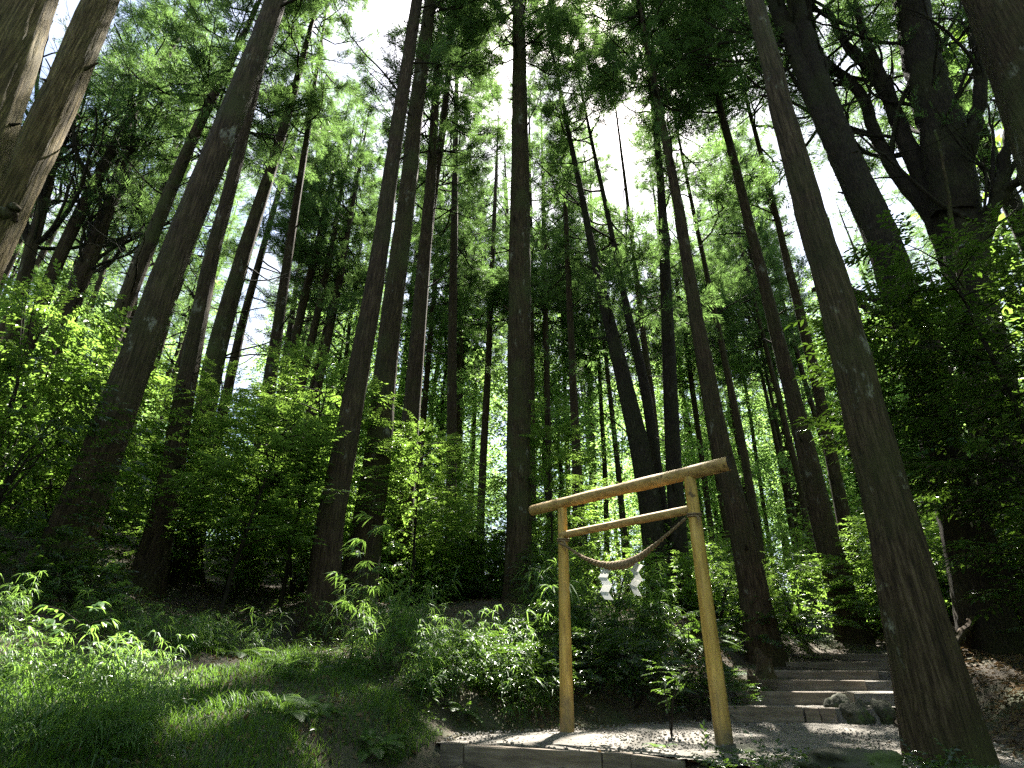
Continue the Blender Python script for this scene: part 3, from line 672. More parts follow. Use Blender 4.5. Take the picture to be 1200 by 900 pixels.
cedar('dark straight cedar rising from the sunny fern, behind the big leaning one', [(167, 698, 42), (186, 630, 36), (203, 560, 30), (214, 467, 27), (230, 400, 24), (246, 307, 20), (262, 250, 18), (280, 190, 16), (297, 110, 14)], 10, 26, sides=24, segs=60, hc=17, dead=5, flare=.35)
cedar('cedar with fine sunlit twigs up its trunk, right of the white gap in the sky', [(228, 600, 30), (244, 440, 27), (262, 380, 24), (283, 307, 20), (300, 250, 17), (320, 190, 14), (338, 133, 11), (354, 67, 8)], 12.5, 23, hc=11, dead=18, mt=BARK_OLIVE, thin=True, sides=18)
cedar('dark trunk base in the shade behind the leafy sapling, its foot partly hidden', [(287, 697, 30), (294, 640, 27), (300, 580, 24), (308, 500, 20), (330, 350, 13)], 14, 24, dead=6)
cedar('narrow trunk leaning right beside the thicker sunlit twiggy cedar', [(275, 420, 12), (282, 387, 11), (300, 320, 9), (310, 287, 8), (330, 213, 6)], 22, 24, hc=11, dead=8)
for px, lb in (([(330, 470, 13), (340, 427, 12), (353, 360, 11), (370, 300, 9), (384, 232, 6)], 'first of three close slim trunks behind the leafy sapling'),
               ([(350, 470, 11), (359, 430, 10), (375, 355, 9), (388, 300, 8), (397, 240, 5)], 'middle one of three close slim trunks behind the leafy sapling'),
               ([(368, 480, 11), (374, 455, 10), (388, 380, 9), (400, 320, 8), (408, 270, 6)], 'last of three close slim trunks, nearest to the tall twin cedars')):
    cedar(lb, px, 21, 24, hc=12, dead=7, group='three close slim trunks on the left')
# middle
cedar('tall cedar, the left one of the close pair, standing forward on the grassy slope', [(375, 745, 42), (382, 680, 38), (388, 600, 34), (404, 533, 31), (419, 450, 27), (434, 370, 24), (447, 295, 21), (472, 117, 16), (491, 0, 13)], 9.5, 28, hc=18, dead=7, sides=32, segs=80, flare=.3, d0=.65)
cedar('tall cedar, the right one of the close pair, rising behind the young bamboo', [(418, 700, 40), (427, 640, 38), (438, 565, 34), (448, 470, 29), (455, 400, 26), (467, 300, 23), (475, 240, 21), (487, 133, 18), (504, 0, 14)], 11.2, 28, hc=18, dead=8, sides=28, segs=80, mt=BARK_OLIVE, d0=.65)
cedar('forking cedar behind the tall pair, splitting into two stems high up', [(465, 716, 30), (470, 620, 25), (478, 510, 21), (488, 400, 18), (497, 300, 15), (506, 200, 12), (512, 83, 8)], 13.5, 26, hc=14, dead=10, sides=20)
cedar('thin upper stem of the forking pair behind the tall twin cedars', [(486, 420, 11), (497, 330, 11), (506, 240, 10), (518, 160, 9), (526, 80, 7)], 14.2, 26, hc=13, dead=8)
cedar('straight very dark trunk between the twin cedars and the centre trunk', [(528, 682, 14), (529, 600, 13), (531, 430, 11), (533, 290, 9), (535, 133, 6)], 19, 31, hc=13, dead=8)
cedar('thin trunk leaning slightly, directly left of the straight very dark one', [(494, 520, 8), (500, 450, 7), (508, 350, 6), (514, 280, 5)], 27, 28, dead=6)
cedar('thin reddish trunk ending in undergrowth left of the centre cedar', [(563, 640, 10), (566, 540, 9), (572, 433, 8), (576, 333, 6), (580, 250, 5)], 23, 27, dead=7)
cedar('thin pale trunk showing just right of the straight very dark one', [(536, 560, 6), (540, 440, 6), (545, 350, 5), (549, 270, 4)], 30, 29, dead=5)
cedar('very thin far trunk left of the reddish trunk, seen against the sky', [(552, 620, 5), (556, 500, 5), (559, 400, 4), (562, 300, 3)], 33, 29, dead=5)
cedar('straight centre cedar with whitish lichen patches, nearest trunk left of the gate', [(607, 695, 30), (608, 600, 28.5), (608, 500, 27.5), (608.5, 400, 26.5), (609, 300, 25), (609.5, 200, 21), (608.5, 100, 17), (607, 0, 13)], 12.8, 29, hc=17, dead=12, leafy=9, sides=32, segs=90, mt=BARK_OLIVE, d0=.5)
cedar('dark thin trunk half hidden behind the right edge of the centre cedar', [(625, 690, 8), (624, 560, 7), (623, 440, 7), (622, 300, 6)], 22, 28, dead=4)
cedar('dark thin trunk in the gap just left of the gate post', [(646, 690, 8), (643, 567, 7.5), (640, 420, 7), (638, 300, 6)], 22, 27, dead=6)
cedar('dark trunk with a sunlit edge rising just behind the shorter gate post', [(682, 722, 22), (681, 640, 19), (677, 555, 12), (672, 467, 9.5), (667, 333, 7)], 16.5, 27, dead=8, sides=18)
cedar('slim trunk seen through the gate just left of the first streamer', [(712, 690, 7), (710, 560, 6), (705, 480, 5)], 26, 26, dead=4)
cedar('slim straight trunk seen through the gate between the streamers', [(733, 650, 9), (727, 570, 7), (719, 500, 6), (712, 440, 5)], 24, 26, dead=4)
cedar('slim trunk standing apart in the bright gap over the crossbeam', [(666, 620, 6), (665, 540, 6), (662, 470, 5)], 28, 24, dead=4)
# cluster behind the gate
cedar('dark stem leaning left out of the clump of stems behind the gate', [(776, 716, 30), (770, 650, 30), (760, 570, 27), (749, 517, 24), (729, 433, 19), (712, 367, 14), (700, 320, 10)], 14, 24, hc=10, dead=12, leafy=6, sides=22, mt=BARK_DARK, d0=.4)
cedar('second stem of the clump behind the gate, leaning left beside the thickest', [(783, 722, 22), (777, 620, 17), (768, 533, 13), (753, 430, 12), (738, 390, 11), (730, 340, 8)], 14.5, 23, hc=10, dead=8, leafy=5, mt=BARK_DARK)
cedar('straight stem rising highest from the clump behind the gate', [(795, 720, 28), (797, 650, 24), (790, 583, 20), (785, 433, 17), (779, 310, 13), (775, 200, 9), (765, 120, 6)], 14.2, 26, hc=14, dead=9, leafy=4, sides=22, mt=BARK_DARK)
cedar('slim stem between the leaning and straight stems of the clump behind the gate', [(772, 640, 11), (770, 533, 10), (760, 450, 9), (752, 383, 7)], 17, 25, dead=6)
# right
cedar('tall straight cedar just right of the gate with brown ridged bark', [(890, 728, 38), (877, 655, 34), (863, 595, 29), (843, 517, 25), (820, 390, 19), (806, 310, 15), (797, 247, 13), (777, 150, 10), (762, 70, 7)], 10.8, 27, hc=14, dead=14, leafy=4, sides=28, segs=70, d0=.5)
cedar('slim trunk with a bright edge close behind the tall cedar right of the gate', [(897, 690, 13), (884, 600, 11), (868, 510, 10), (850, 430, 8), (838, 370, 7), (825, 310, 6)], 16, 25, dead=8)
cedar('dark cedar at the top of the steps, the left one of two', [(1003, 757, 36), (978, 670, 32), (960, 590, 29), (933, 470, 21), (911, 385, 17), (892, 310, 14), (880, 270, 13), (862, 190, 11), (843, 123, 9)], 12.3, 26, hc=15, dead=10, leafy=4, sides=26, segs=60)
cedar('dark cedar at the top of the steps, the right one of two', [(1021, 752, 27), (1003, 670, 22), (983, 585, 18), (967, 490, 15), (943, 385, 13), (923, 310, 10), (912, 260, 8)], 13.6, 26, hc=14, dead=8, leafy=3, sides=22)
cedar('big forward cedar leaning left over the path, its trunk blotched with pale lichen', [(1110, 880, 96), (1097, 810, 90), (1083, 750, 82), (1047, 600, 63), (1018, 490, 56), (997, 410, 50), (972, 315, 43), (952, 250, 39), (932, 180, 34), (910, 100, 28), (887, 0, 23)], 4.75, 27, mt=BARK_PALE, sides=44, segs=110, hc=17, dead=3, ridge=.045, flare=.2, d0=.8)
for px, Y, lb in (([(925, 600, 7), (915, 540, 7), (900, 473, 5), (893, 440, 4)], 27, 'thin trunk against the bright gap right of the gate, first of a loose row'),
                  ([(937, 640, 6), (922, 560, 5), (908, 490, 5), (900, 450, 4)], 28, 'thin trunk against the bright gap right of the gate, second of a loose row'),
                  ([(952, 650, 10), (945, 600, 9), (930, 535, 8), (917, 487, 7)], 22, 'thicker trunk close left of the two dark cedars over the steps'),
                  ([(896, 600, 5), (887, 540, 5), (877, 473, 4)], 33, 'hair thin far trunk in the bright gap right of the gate'),
                  ([(825, 560, 7), (815, 480, 7), (803, 400, 6), (795, 350, 5)], 25, 'slim trunk left of the tall cedar beside the gate, above the top log'),
                  ([(848, 600, 7), (838, 540, 7), (826, 470, 6), (815, 400, 5)], 24, 'slim trunk in the gap between gate clump and tall cedar')):
    cedar(lb, px, Y, 25, dead=5)
cedar('massive smooth trunk in the top right corner, leaning in from outside', [(1290, 330, 150), (1255, 210, 138), (1200, 60, 122), (1178, 0, 115)], 4.6, 26, mt=BARK_OLIVE, sides=44, segs=80, hc=17, dead=2, ridge=.025)
# forked and many-stemmed trees
def stem(t, pix, name='stem', mt=BARK_DARK, sides=16, ridge=.03, segs=26, seed=1):
    b = np.array(t.location); P = []; r = []
    for (x, y, w) in pix:
        q = near_axis(x, y, b[0], b[1]); P.append(q); r.append(w / 2 / FPX * depth(q))
    P = np.array(P); s = np.linspace(0, 1, len(P)); u_ = np.linspace(0, 1, segs)
    C = np.stack([np.interp(u_, s, P[:, k]) for k in range(3)], 1); k3 = np.array([.25, .5, .25])
    for _ in range(2): C = np.stack([np.convolve(np.pad(C[:, k], 1, 'edge'), k3, 'valid') for k in range(3)], 1)
    rs = np.random.default_rng(seed)
    C += rs.normal(0, .015, C.shape)
    put(name, tube(MB(), C - b, np.interp(u_, s, r), sides, 0, True, ridge, seed).mesh(name, [mt]), t); return C
def twigs_on(t, C, n, meshes, s0, s1, seed):
    rs = np.random.default_rng(seed); b = np.array(t.location)
    for k in range(n):
        c = C[rs.integers(len(C) // 4, len(C))]; s = rs.uniform(s0, s1)
        put('branch', meshes[rs.integers(0, len(meshes))], t, tuple(c - b), (rs.uniform(-.6, .6), rs.uniform(-.8, .1), rs.uniform(0, 6.28)), (s, s, s))
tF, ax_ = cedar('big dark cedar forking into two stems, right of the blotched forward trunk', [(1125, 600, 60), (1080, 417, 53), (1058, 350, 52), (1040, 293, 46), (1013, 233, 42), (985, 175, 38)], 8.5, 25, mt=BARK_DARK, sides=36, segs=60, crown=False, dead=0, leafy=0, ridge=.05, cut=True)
C1 = stem(tF, [(992, 190, 26), (970, 150, 24), (945, 90, 21), (925, 40, 19), (903, -10, 16), (885, -60, 12)], seed=2)
C2 = stem(tF, [(998, 195, 24), (978, 140, 22), (958, 85, 20), (943, 35, 18), (930, -10, 16), (918, -60, 12)], seed=3)
C3b = stem(tF, [(1045, 352, 9), (1025, 352, 8), (1003, 345, 7), (990, 330, 5), (975, 325, 3)], 'limb', segs=12, sides=8, seed=4)
C3c = stem(tF, [(1050, 366, 12), (1030, 368, 11), (1010, 358, 8), (995, 340, 5)], 'limb', segs=12, sides=8, seed=5)
twigs_on(tF, C1, 16, BIGB, .5, 1.0, 1); twigs_on(tF, C2, 8, BIGLB, .5, 1.0, 2); twigs_on(tF, C2, 9, BIGB, .5, 1.0, 3)
o = put('crown', CROWN[1], tF, tuple(C2[-1] - np.array(tF.location)), (.1, -.05, 1), (1.3, 1.3, 1.1))
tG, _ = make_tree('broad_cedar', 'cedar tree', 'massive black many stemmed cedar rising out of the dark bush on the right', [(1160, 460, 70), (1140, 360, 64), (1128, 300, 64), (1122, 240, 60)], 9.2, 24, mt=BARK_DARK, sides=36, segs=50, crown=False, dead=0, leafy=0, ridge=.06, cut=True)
for k, (px_, n_) in enumerate((([(1122, 262, 52), (1110, 183, 50), (1095, 120, 44), (1083, 83, 40), (1072, 30, 36), (1062, -30, 30)], 6),
                         ([(1128, 320, 26), (1113, 285, 26), (1093, 240, 23), (1075, 195, 20), (1058, 160, 17), (1040, 110, 13), (1013, 43, 9), (1000, 0, 7)], 6),
                         ([(1120, 325, 20), (1100, 272, 18), (1083, 240, 16), (1050, 205, 14), (1033, 180, 13), (1022, 145, 12), (1010, 108, 11), (990, 90, 10), (962, 72, 8), (945, 30, 6)], 4),
                         ([(1050, 143, 12), (1043, 120, 12), (1020, 85, 10), (990, 50, 9), (967, 10, 7)], 3),
                         ([(1138, 310, 22), (1150, 285, 18), (1166, 240, 14), (1180, 170, 12), (1192, 100, 9), (1200, 60, 7)], 5),
                         ([(1140, 300, 18), (1152, 262, 16), (1180, 222, 12), (1215, 195, 9)], 3),
                         ([(1118, 215, 20), (1140, 160, 17), (1150, 100, 14), (1145, 40, 11), (1135, -20, 8)], 5))):
    C = stem(tG, px_, 'stem', seed=20 + k, sides=14, ridge=.05); twigs_on(tG, C, n_ + 2, BIGB, .45, 1.05, 30 + k); twigs_on(tG, C, 2, BIGLB, .45, .9, 60 + k)
put('crown', CROWN[3], tG, tuple(np.array([0, 0, 12.5])), (0, 0, 2), (1.6, 1.6, 1.0))
tH, axH = cedar('dark trunk leaning in from the right edge behind the massive many stemmed cedar', [(1235, 350, 34), (1205, 285, 31), (1167, 200, 28), (1137, 133, 25), (1105, 70, 20), (1085, 20, 17)], 10.5, 24, mt=BARK_DARK, hc=12, dead=10, leafy=6, sides=20, bs=1.2)
# tree with bare surface roots on the right
tR, _ = make_tree('rooted_tree', 'tree', 'tree with bare tangled roots spreading over the bank on the right', [(1165, 730, 26), (1160, 650, 22), (1154, 600, 20), (1149, 520, 18), (1146, 460, 16)], 9.0, 9, mt=BARK_OLIVE, hc=5, crown=False, dead=5, leafy=0, flare=.8)
for k, px_ in enumerate(([(1157, 640, 4), (1152, 690, 6), (1140, 725, 7), (1122, 748, 7), (1112, 760, 6)], [(1162, 700, 6), (1158, 735, 8), (1163, 760, 8), (1172, 770, 5)], [(1160, 735, 7), (1145, 748, 8), (1130, 756, 7), (1112, 768, 5)],
                         [(1168, 730, 7), (1178, 750, 6), (1184, 765, 4)], [(1170, 725, 8), (1190, 735, 6), (1212, 745, 5)], [(1160, 745, 6), (1142, 764, 6), (1118, 772, 4)], [(1150, 600, 4), (1158, 650, 4), (1166, 690, 5), (1165, 735, 5)])):
    b = np.array(tR.location); P = np.array([at_y(x, y, 8.7 - (.3 if k != 6 else .05) * i / 2) for i, (x, y, w) in enumerate(px_)])
    for q in range(len(P)):
        if k not in (0, 6) or q > 3: P[q, 2] = gz(P[q, 0], P[q, 1]) + (.14 if q < len(P) - 1 else -.02) + .03 * (k % 3)
    r_ = np.array([w / 2 / FPX * 9.5 for x, y, w in px_])
    u_ = np.linspace(0, 1, 16); s = np.linspace(0, 1, len(P)); C = np.stack([np.interp(u_, s, P[:, q]) for q in range(3)], 1) + rng.normal(0, .012, (16, 3))
    put('root', tube(MB(), C - b, np.interp(u_, s, r_), 8, 0, True, .08, k).mesh('root', [BARK_PALE]), tR)
# gnarled trees on the upper left
for px_, Y, n_, lb, sd2 in (([(66, 410, 28), (80, 370, 26), (97, 320, 25), (112, 285, 22), (128, 240, 18), (150, 190, 13)], 13.5, 28, 'gnarled tree with reddish shaggy trunk and a fan of twisting limbs on the upper left', 1),
                       ([(10, 420, 24), (22, 350, 22), (36, 290, 19), (50, 240, 16), (66, 180, 11)], 13, 24, 'grey crooked tree with sinuous limbs against the sky by the left edge', 2),
                       ([(150, 420, 18), (150, 370, 17), (158, 320, 16), (175, 270, 12), (190, 220, 8)], 18, 16, 'smaller twisted tree between the slender leaning trunks on the left', 3)):
    tg_, _ = make_tree('gnarled_tree', 'tree', lb, px_, Y, 11, mt=BARK, crown=False, dead=0, leafy=0, cut=True, sides=20, ridge=.07)
    b = np.array(tg_.location); rs = np.random.default_rng(sd2)
    for k in range(n_):
        x, y, w = px_[rs.integers(2, len(px_))]; c = near_axis(x, y, b[0], b[1]); s = rs.uniform(.7, 1.5)
        put('limb', (BIGB + BIGLB)[rs.integers(0, 7)], tg_, tuple(c - b), (rs.uniform(-.5, .5), rs.uniform(-1.2, -.3), rs.uniform(0, 6.28)), (s, s, s))

# far trees: slim trunks deep in the wood
SKY_GAPS = [(196, 300), (418, 436), (560, 592), (1064, 1104)]
rs = np.random.default_rng(77); nfar = 0
far_mesh = []
for k in range(5):
    z = np.linspace(0, 1, 14); C = np.c_[np.cumsum(rs.normal(0, .06, 14)), np.cumsum(rs.normal(0, .06, 14)), z * 25.5 - .5]
    far_mesh.append(tube(MB(), C, .19 * (1 - z) ** .7 + .02, 8, 0, False, .05, k).mesh('trunk', [BARK]))
for k in range(400):
    Y = 19 + 38 * rs.uniform() ** .8; px_ = rs.uniform(-140, 1340); d = ray(px_, 600); x = d[0] * Y / d[1]
    if any(a - 8 < px_ < b_ + 8 for a, b_ in SKY_GAPS) and Y < 80: continue
    if any((x - a) ** 2 + (Y - b_) ** 2 < 3.0 for a, b_ in TREES): continue
    if any(in_shaft(np.array([x, Y, zz]), 1.2) for zz in (17, 20, 23, 26, 29)): continue
    g0 = gz(x, Y); t = empty('far_cedar', (x, Y, g0), 'slim far cedar standing deep in the wood behind the undergrowth', 'cedar tree', 'slim far cedars deep in the wood', rot=(rs.uniform(-.035, .035), rs.uniform(-.035, .035), rs.uniform(0, 6.28)))
    s = rs.uniform(.8, 1.32); put('trunk', far_mesh[rs.integers(0, 5)], t, scl=(s, s, s))
    h = rs.uniform(.36, .58) * 27 * s; put('crown', CROWN[rs.integers(0, 5)], t, (0, 0, h), (0, 0, rs.uniform(0, 6.28)), (rs.uniform(.85, 1.2),) * 2 + ((27 * s - h) / 10,))
    for q in range(4):
        s2 = rs.uniform(.5, 1.0); put('branch', DEADB[rs.integers(0, 5)], t, (0, 0, rs.uniform(.35, 1) * h), (rs.uniform(-.5, .5), 0, rs.uniform(0, 6.28)), (s2,) * 3)
    TREES.append((x, Y)); nfar += 1
    if nfar >= 105: break

# ------------------------------------------------------------------ undergrowth
def dome(rs, n, r, h, lo=.15):
    """points in a leafy dome, gathered in layers, with outward directions"""
    a = rs.uniform(0, 6.28, n); zf = rs.uniform(lo, 1, n); zf = np.round(zf * h / .32) * .32 / h + rs.normal(0, .035, n)
    rad = r * np.sqrt(np.clip(1 - (2 * np.clip(zf, 0, 1) - .75) ** 2 / 1.6, .05, 1)) * rs.uniform(.25, 1, n) ** .6
    P = np.c_[rad * np.cos(a), rad * np.sin(a), zf * h]; D = np.c_[np.cos(a + rs.normal(0, .5, n)), np.sin(a + rs.normal(0, .5, n)), rs.normal(.02, .25, n)]
    return P, D
rs = np.random.default_rng(5); mb = MB(); nst = 0
PP, DD, SS = [], [], []; stems_ = []
for k in range(2600):
    Y = 9.5 + 28 * rs.uniform() ** 1.1; px_ = rs.uniform(-200, 1400); x = ray(px_, 650)[0] * Y / ray(px_, 650)[1]
    q = np.array([[x, Y]])
    if poly_sd(q, PATH)[0] < 1.6 or poly_sd(q, STW)[0] < .9: continue
    if Y < 13.0 and 380 < px_ < 860: continue
    if Y < 11.6 and 60 < px_ < 400: continue
    if Y < 12.0 and 60 < px_ < 240: continue
    if rs.uniform() > min(1, 5.5 / (Y * .42)): continue
    if math.sin(x * .9 + 1.3) * math.sin(Y * .8) < -.45: continue
    tall = 3.1 if px_ < 420 else (2.3 if px_ < 800 else 2.1); tall *= 1 + .25 * (Y > 18)
    h = tall * rs.uniform(.45, 1.25) * (1 + (Y - 12) * .012); r = rs.uniform(.7, 1.3)
    if px_ > 205 and px_ < 290: h *= .8
    if Y < 15 and 420 < px_ < 1000: h *= .7
    n = int(np.clip(2300 / Y, 60, 170)); P, D = dome(rs, n, r, h); P = P + [x, Y, gz(x, Y)]
    PP.append(P); DD.append(D); SS.append(rs.uniform(.85, 1.35, n) * (1 + max(Y - 14, 0) * .035)); nst += 1
    if Y < 22:
        for q in range(3):
            e = P[rs.integers(0, n)]; b = np.array([x + rs.normal(0, .15), Y + rs.normal(0, .15), gz(x, Y) - .1]); stems_.append((b, (b + e) / 2 + rs.normal(0, .12, 3), e))
    if nst > 330: break
PP = np.vstack(PP); DD = np.vstack(DD); SS = np.concatenate(SS)
scatter(mb, TWIG, PP, DD, rs.uniform(-.5, .5, len(PP)), SS, 0, rs)
for a, b, c in stems_: tube(mb, [a, b, c], [.018, .013, .005], 4, 1, False)
tag(put('undergrowth', mb.mesh('undergrowth', [LEAF, BARK_DARK])), 'dense leafy undergrowth filling the forest floor between the trunks', 'undergrowth', kind='stuff')
print('undergrowth clumps', nst, 'tris', mb.n)
mb = MB(); PP, DD, SS = [], [], []
for k in range(330):
    Y = 27 + 60 * rs.uniform() ** 1.2; px_ = rs.uniform(-150, 1350); x = ray(px_, 650)[0] * Y / ray(px_, 650)[1]
    h = rs.uniform(5, 15) + (Y - 27) * rs.uniform(0, .28)
    if px_ < 205: h *= 1.15
    if 195 < px_ < 300: h *= .55
    r = rs.uniform(1.8, 3.6) * (.6 + Y / 100); n = 72; P, D = dome(rs, n, r, h, .12); PP.append(P + [x, Y, gz(x, min(Y, 90))]); DD.append(D); SS.append(rs.uniform(1.5, 2.4, n) * (.55 + Y / 80))
PP = np.vstack(PP); DD = np.vstack(DD); SS = np.concatenate(SS)
scatter(mb, TWIG_COARSE, PP, DD, rs.uniform(-.6, .6, len(PP)), SS, 0, rs)
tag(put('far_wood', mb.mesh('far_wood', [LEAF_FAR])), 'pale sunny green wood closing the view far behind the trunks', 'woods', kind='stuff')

# pale green broadleaf trees far back, between the trunks
rs = np.random.default_rng(55); FB = []
for k in range(4):
    mb = MB(); P = []; D = []
    for q in range(26):
        c = np.array([rs.normal(0, 1.5), rs.normal(0, 1.5), rs.uniform(3.2, 13.5)]); c[:2] *= 1.25 - abs(c[2] - 7) / 9; r_ = rs.uniform(.7, 1.5); m_ = 64
        d = norm(rs.normal(0, 1, (m_, 3))); d[:, 2] = np.abs(d[:, 2]) * .8 - .15; P.append(c + d * r_ * rs.uniform(.5, 1, (m_, 1))); D.append(d * [1, 1, .4] + rs.normal(0, .3, (m_, 3)))
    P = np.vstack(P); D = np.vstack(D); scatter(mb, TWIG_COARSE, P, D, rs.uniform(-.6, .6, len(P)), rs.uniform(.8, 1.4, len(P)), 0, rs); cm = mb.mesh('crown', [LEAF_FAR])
    mb = MB(); z = np.linspace(0, 1, 9); tr_ = np.c_[np.cumsum(rs.normal(0, .15, 9)), np.cumsum(rs.normal(0, .15, 9)), z * 12 - .4]; tube(mb, tr_, .15 * (1 - z) + .02, 7)
    for q in range(9):
        f = rs.uniform(.25, .9); b = np.array([np.interp(f, z, tr_[:, i]) for i in range(3)]); a = rs.uniform(0, 6.28); L = rs.uniform(1, 2.4); tube(mb, [b, b + [math.cos(a) * L * .5, math.sin(a) * L * .5, L * .45], b + [math.cos(a) * L, math.sin(a) * L, L * .7]], [.05, .035, .01], 5)
    FB.append((cm, mb.mesh('trunk', [BARK_DARK])))
nb_ = 0
for k in range(400):
    Y = rs.uniform(26, 62); px_ = rs.uniform(-120, 1320); d = ray(px_, 600); x = d[0] * Y / d[1]
    if any(a - 15 < px_ < b_ + 15 for a, b_ in ((205, 290),)): continue
    if any((x - a) ** 2 + (Y - b_) ** 2 < 1.5 for a, b_ in TREES): continue
    t = empty('far_broadleaf_tree', (x, Y, gz(x, Y)), 'pale green broadleaf tree standing far back between the cedar trunks', 'tree', 'pale green broadleaf trees far back', rot=(0, 0, rs.uniform(0, 6.28)))
    i = rs.integers(0, 4); s_ = rs.uniform(.8, 1.35); zz = rs.uniform(.8, 1.3) * (1 + (Y - 26) * .008); put('trunk', FB[i][1], t, scl=(s_, s_, s_ * zz)); put('crown', FB[i][0], t, scl=(s_, s_, s_ * zz)); TREES.append((x, Y)); nb_ += 1
    if nb_ >= 88: break
# the wood goes on unseen beside and behind, added to block sky light
mb = MB(); PP, DD, SS = [], [], []
for k in range(90):
    a = rs.uniform(R(42), R(318)); dd_ = rs.uniform(13, 34); x, y = math.sin(a) * dd_ , 2 + math.cos(a) * dd_
    if y > 0 and abs(x) < y * 1.0 + 5: continue
    h = rs.uniform(5, 20); r = rs.uniform(2.2, 4.0); n = 90; P, D = dome(rs, n, r, h, .03); PP.append(P + [x, y, gz(x, y)]); DD.append(D); SS.append(rs.uniform(3.4, 5.6, n))
PP = np.vstack(PP); DD = np.vstack(DD); SS = np.concatenate(SS)
scatter(mb, TWIG_COARSE, PP, DD, rs.uniform(-.6, .6, len(PP)), SS, 0, rs)
tag(put('unseen_wood', mb.mesh('unseen_wood', [LEAF])), 'dense green wood continuing out of view, added to block sky light', 'woods', kind='stuff')

# ------------------------------------------------------------------ shrubs that stand out
def shrub_mesh(seed, h, r, n, temps, mt, lo=.12, scl=(.8, 1.2), nst=9, name='leaves'):
    rs = np.random.default_rng(seed); mb = MB(); P, D = dome(rs, n, r, h, lo); scatter(mb, temps, P, D, rs.uniform(-.5, .5, n), rs.uniform(*scl, n), 0, rs)
    st = MB()
    for q in range(nst):
        e = P[rs.integers(0, n)]; m_ = e * .5 + [0, 0, .1 * h] + rs.normal(0, .06, 3); tube(st, [np.array([0, 0, -.1]) + rs.normal(0, .04, 3), m_, e], [.02, .013, .004], 5, 0, False)
    return mb.mesh('leaves', [mt]), st.mesh('stems', [BARK_DARK])
def shrub(x, y, Y, label, meshes, s=1., yaw=0, name='shrub', cat='shrub', group=None, z=None, zs=1.):
    p = at_y(x, y, Y); t = empty(name, (p[0], p[1], gz(p[0], p[1]) if z is None else z), label, cat, group)
    put('leaves', meshes[0], t, rot=(0, 0, yaw), scl=(s, s, s * zs)); put('stems', meshes[1], t, rot=(0, 0, yaw), scl=(s, s, s * zs)); return t
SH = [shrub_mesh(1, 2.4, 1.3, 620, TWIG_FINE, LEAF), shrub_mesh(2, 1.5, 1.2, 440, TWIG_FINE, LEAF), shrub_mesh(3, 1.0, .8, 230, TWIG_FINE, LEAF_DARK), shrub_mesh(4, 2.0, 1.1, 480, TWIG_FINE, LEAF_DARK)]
shrub(-20, 600, 8.2, 'tall leafy bush by the left edge, highest leaves reaching toward the burled trunk', SH[0], 1.25, .3, zs=1.35)
shrub(100, 560, 9.6, 'bright leafy bush directly behind the foot of the big leaning cedar', SH[0], 1.3, 1.2, zs=1.15)
shrub(-60, 700, 6.2, 'dark bush cut by the left edge below the tall leafy bush', SH[3], 1.0, 2)
shrub(35, 690, 5.9, 'dark low bush in the shade in front of the big leaning cedar', SH[2], .62, .5)
shrub(85, 690, 6.1, 'small dark bush touching the foot of the big leaning cedar', SH[2], .5, 2.5)
shrub(210, 640, 11.5, 'leafy bush behind the dark straight cedar with the fern', SH[0], 1.1, 3)
shrub(345, 690, 11.5, 'leafy bush left of the tall twin cedars, under the sapling branches', SH[1], 1.1, 4)
shrub(505, 690, 14.2, 'leafy bush between the forking cedar and the straight very dark trunk', SH[0], 1.0, 5)
shrub(572, 690, 13.8, 'leafy bush close left of the centre cedar', SH[3], .8, 1)
shrub(640, 720, 12.2, 'dark bush right of the foot of the centre cedar', SH[3], .6, 2)
shrub(722, 725, 12.5, 'sunlit low bush seen through the gate beneath the streamers', SH[1], .9, 2.2)
shrub(843, 735, 12.5, 'leafy bush between the gate clump and the tall cedar right of the gate', SH[1], .9, 3.3)
shrub(935, 735, 12.4, 'leafy bush left of the two dark cedars at the top of the steps', SH[1], 1.0, .7)
shrub(905, 745, 11.0, 'low leafy bush in front of the tall cedar right of the gate', SH[2], .95, 1.7)
shrub(1062, 700, 12.5, 'leafy bush glimpsed between the blotched trunk and the rooted tree', SH[0], 1.0, 1.9)
shrub(1100, 690, 11.0, 'sunlit layered bush left of the tree with bare roots', SH[1], 1.3, 2.9)
shrub(1300, 740, 8.0, 'dark bush at the right edge beside the bare roots', SH[3], 1.0, 2.9)
for k, (x, y, Y, s) in enumerate(((600, 850, 7.6, .55), (630, 840, 7.9, .6), (700, 835, 8.2, .7), (745, 832, 8.2, .72), (790, 822, 8.6, .7), (835, 815, 8.6, .55), (720, 790, 9.5, .8), (655, 790, 9.0, .8), (560, 830, 7.6, .6), (810, 790, 9.6, .7))):
    shrub(x, y, Y, 'low dark leafy bush on the bank behind the gate', SH[2], s, k, group='low dark bushes on the bank behind the gate')

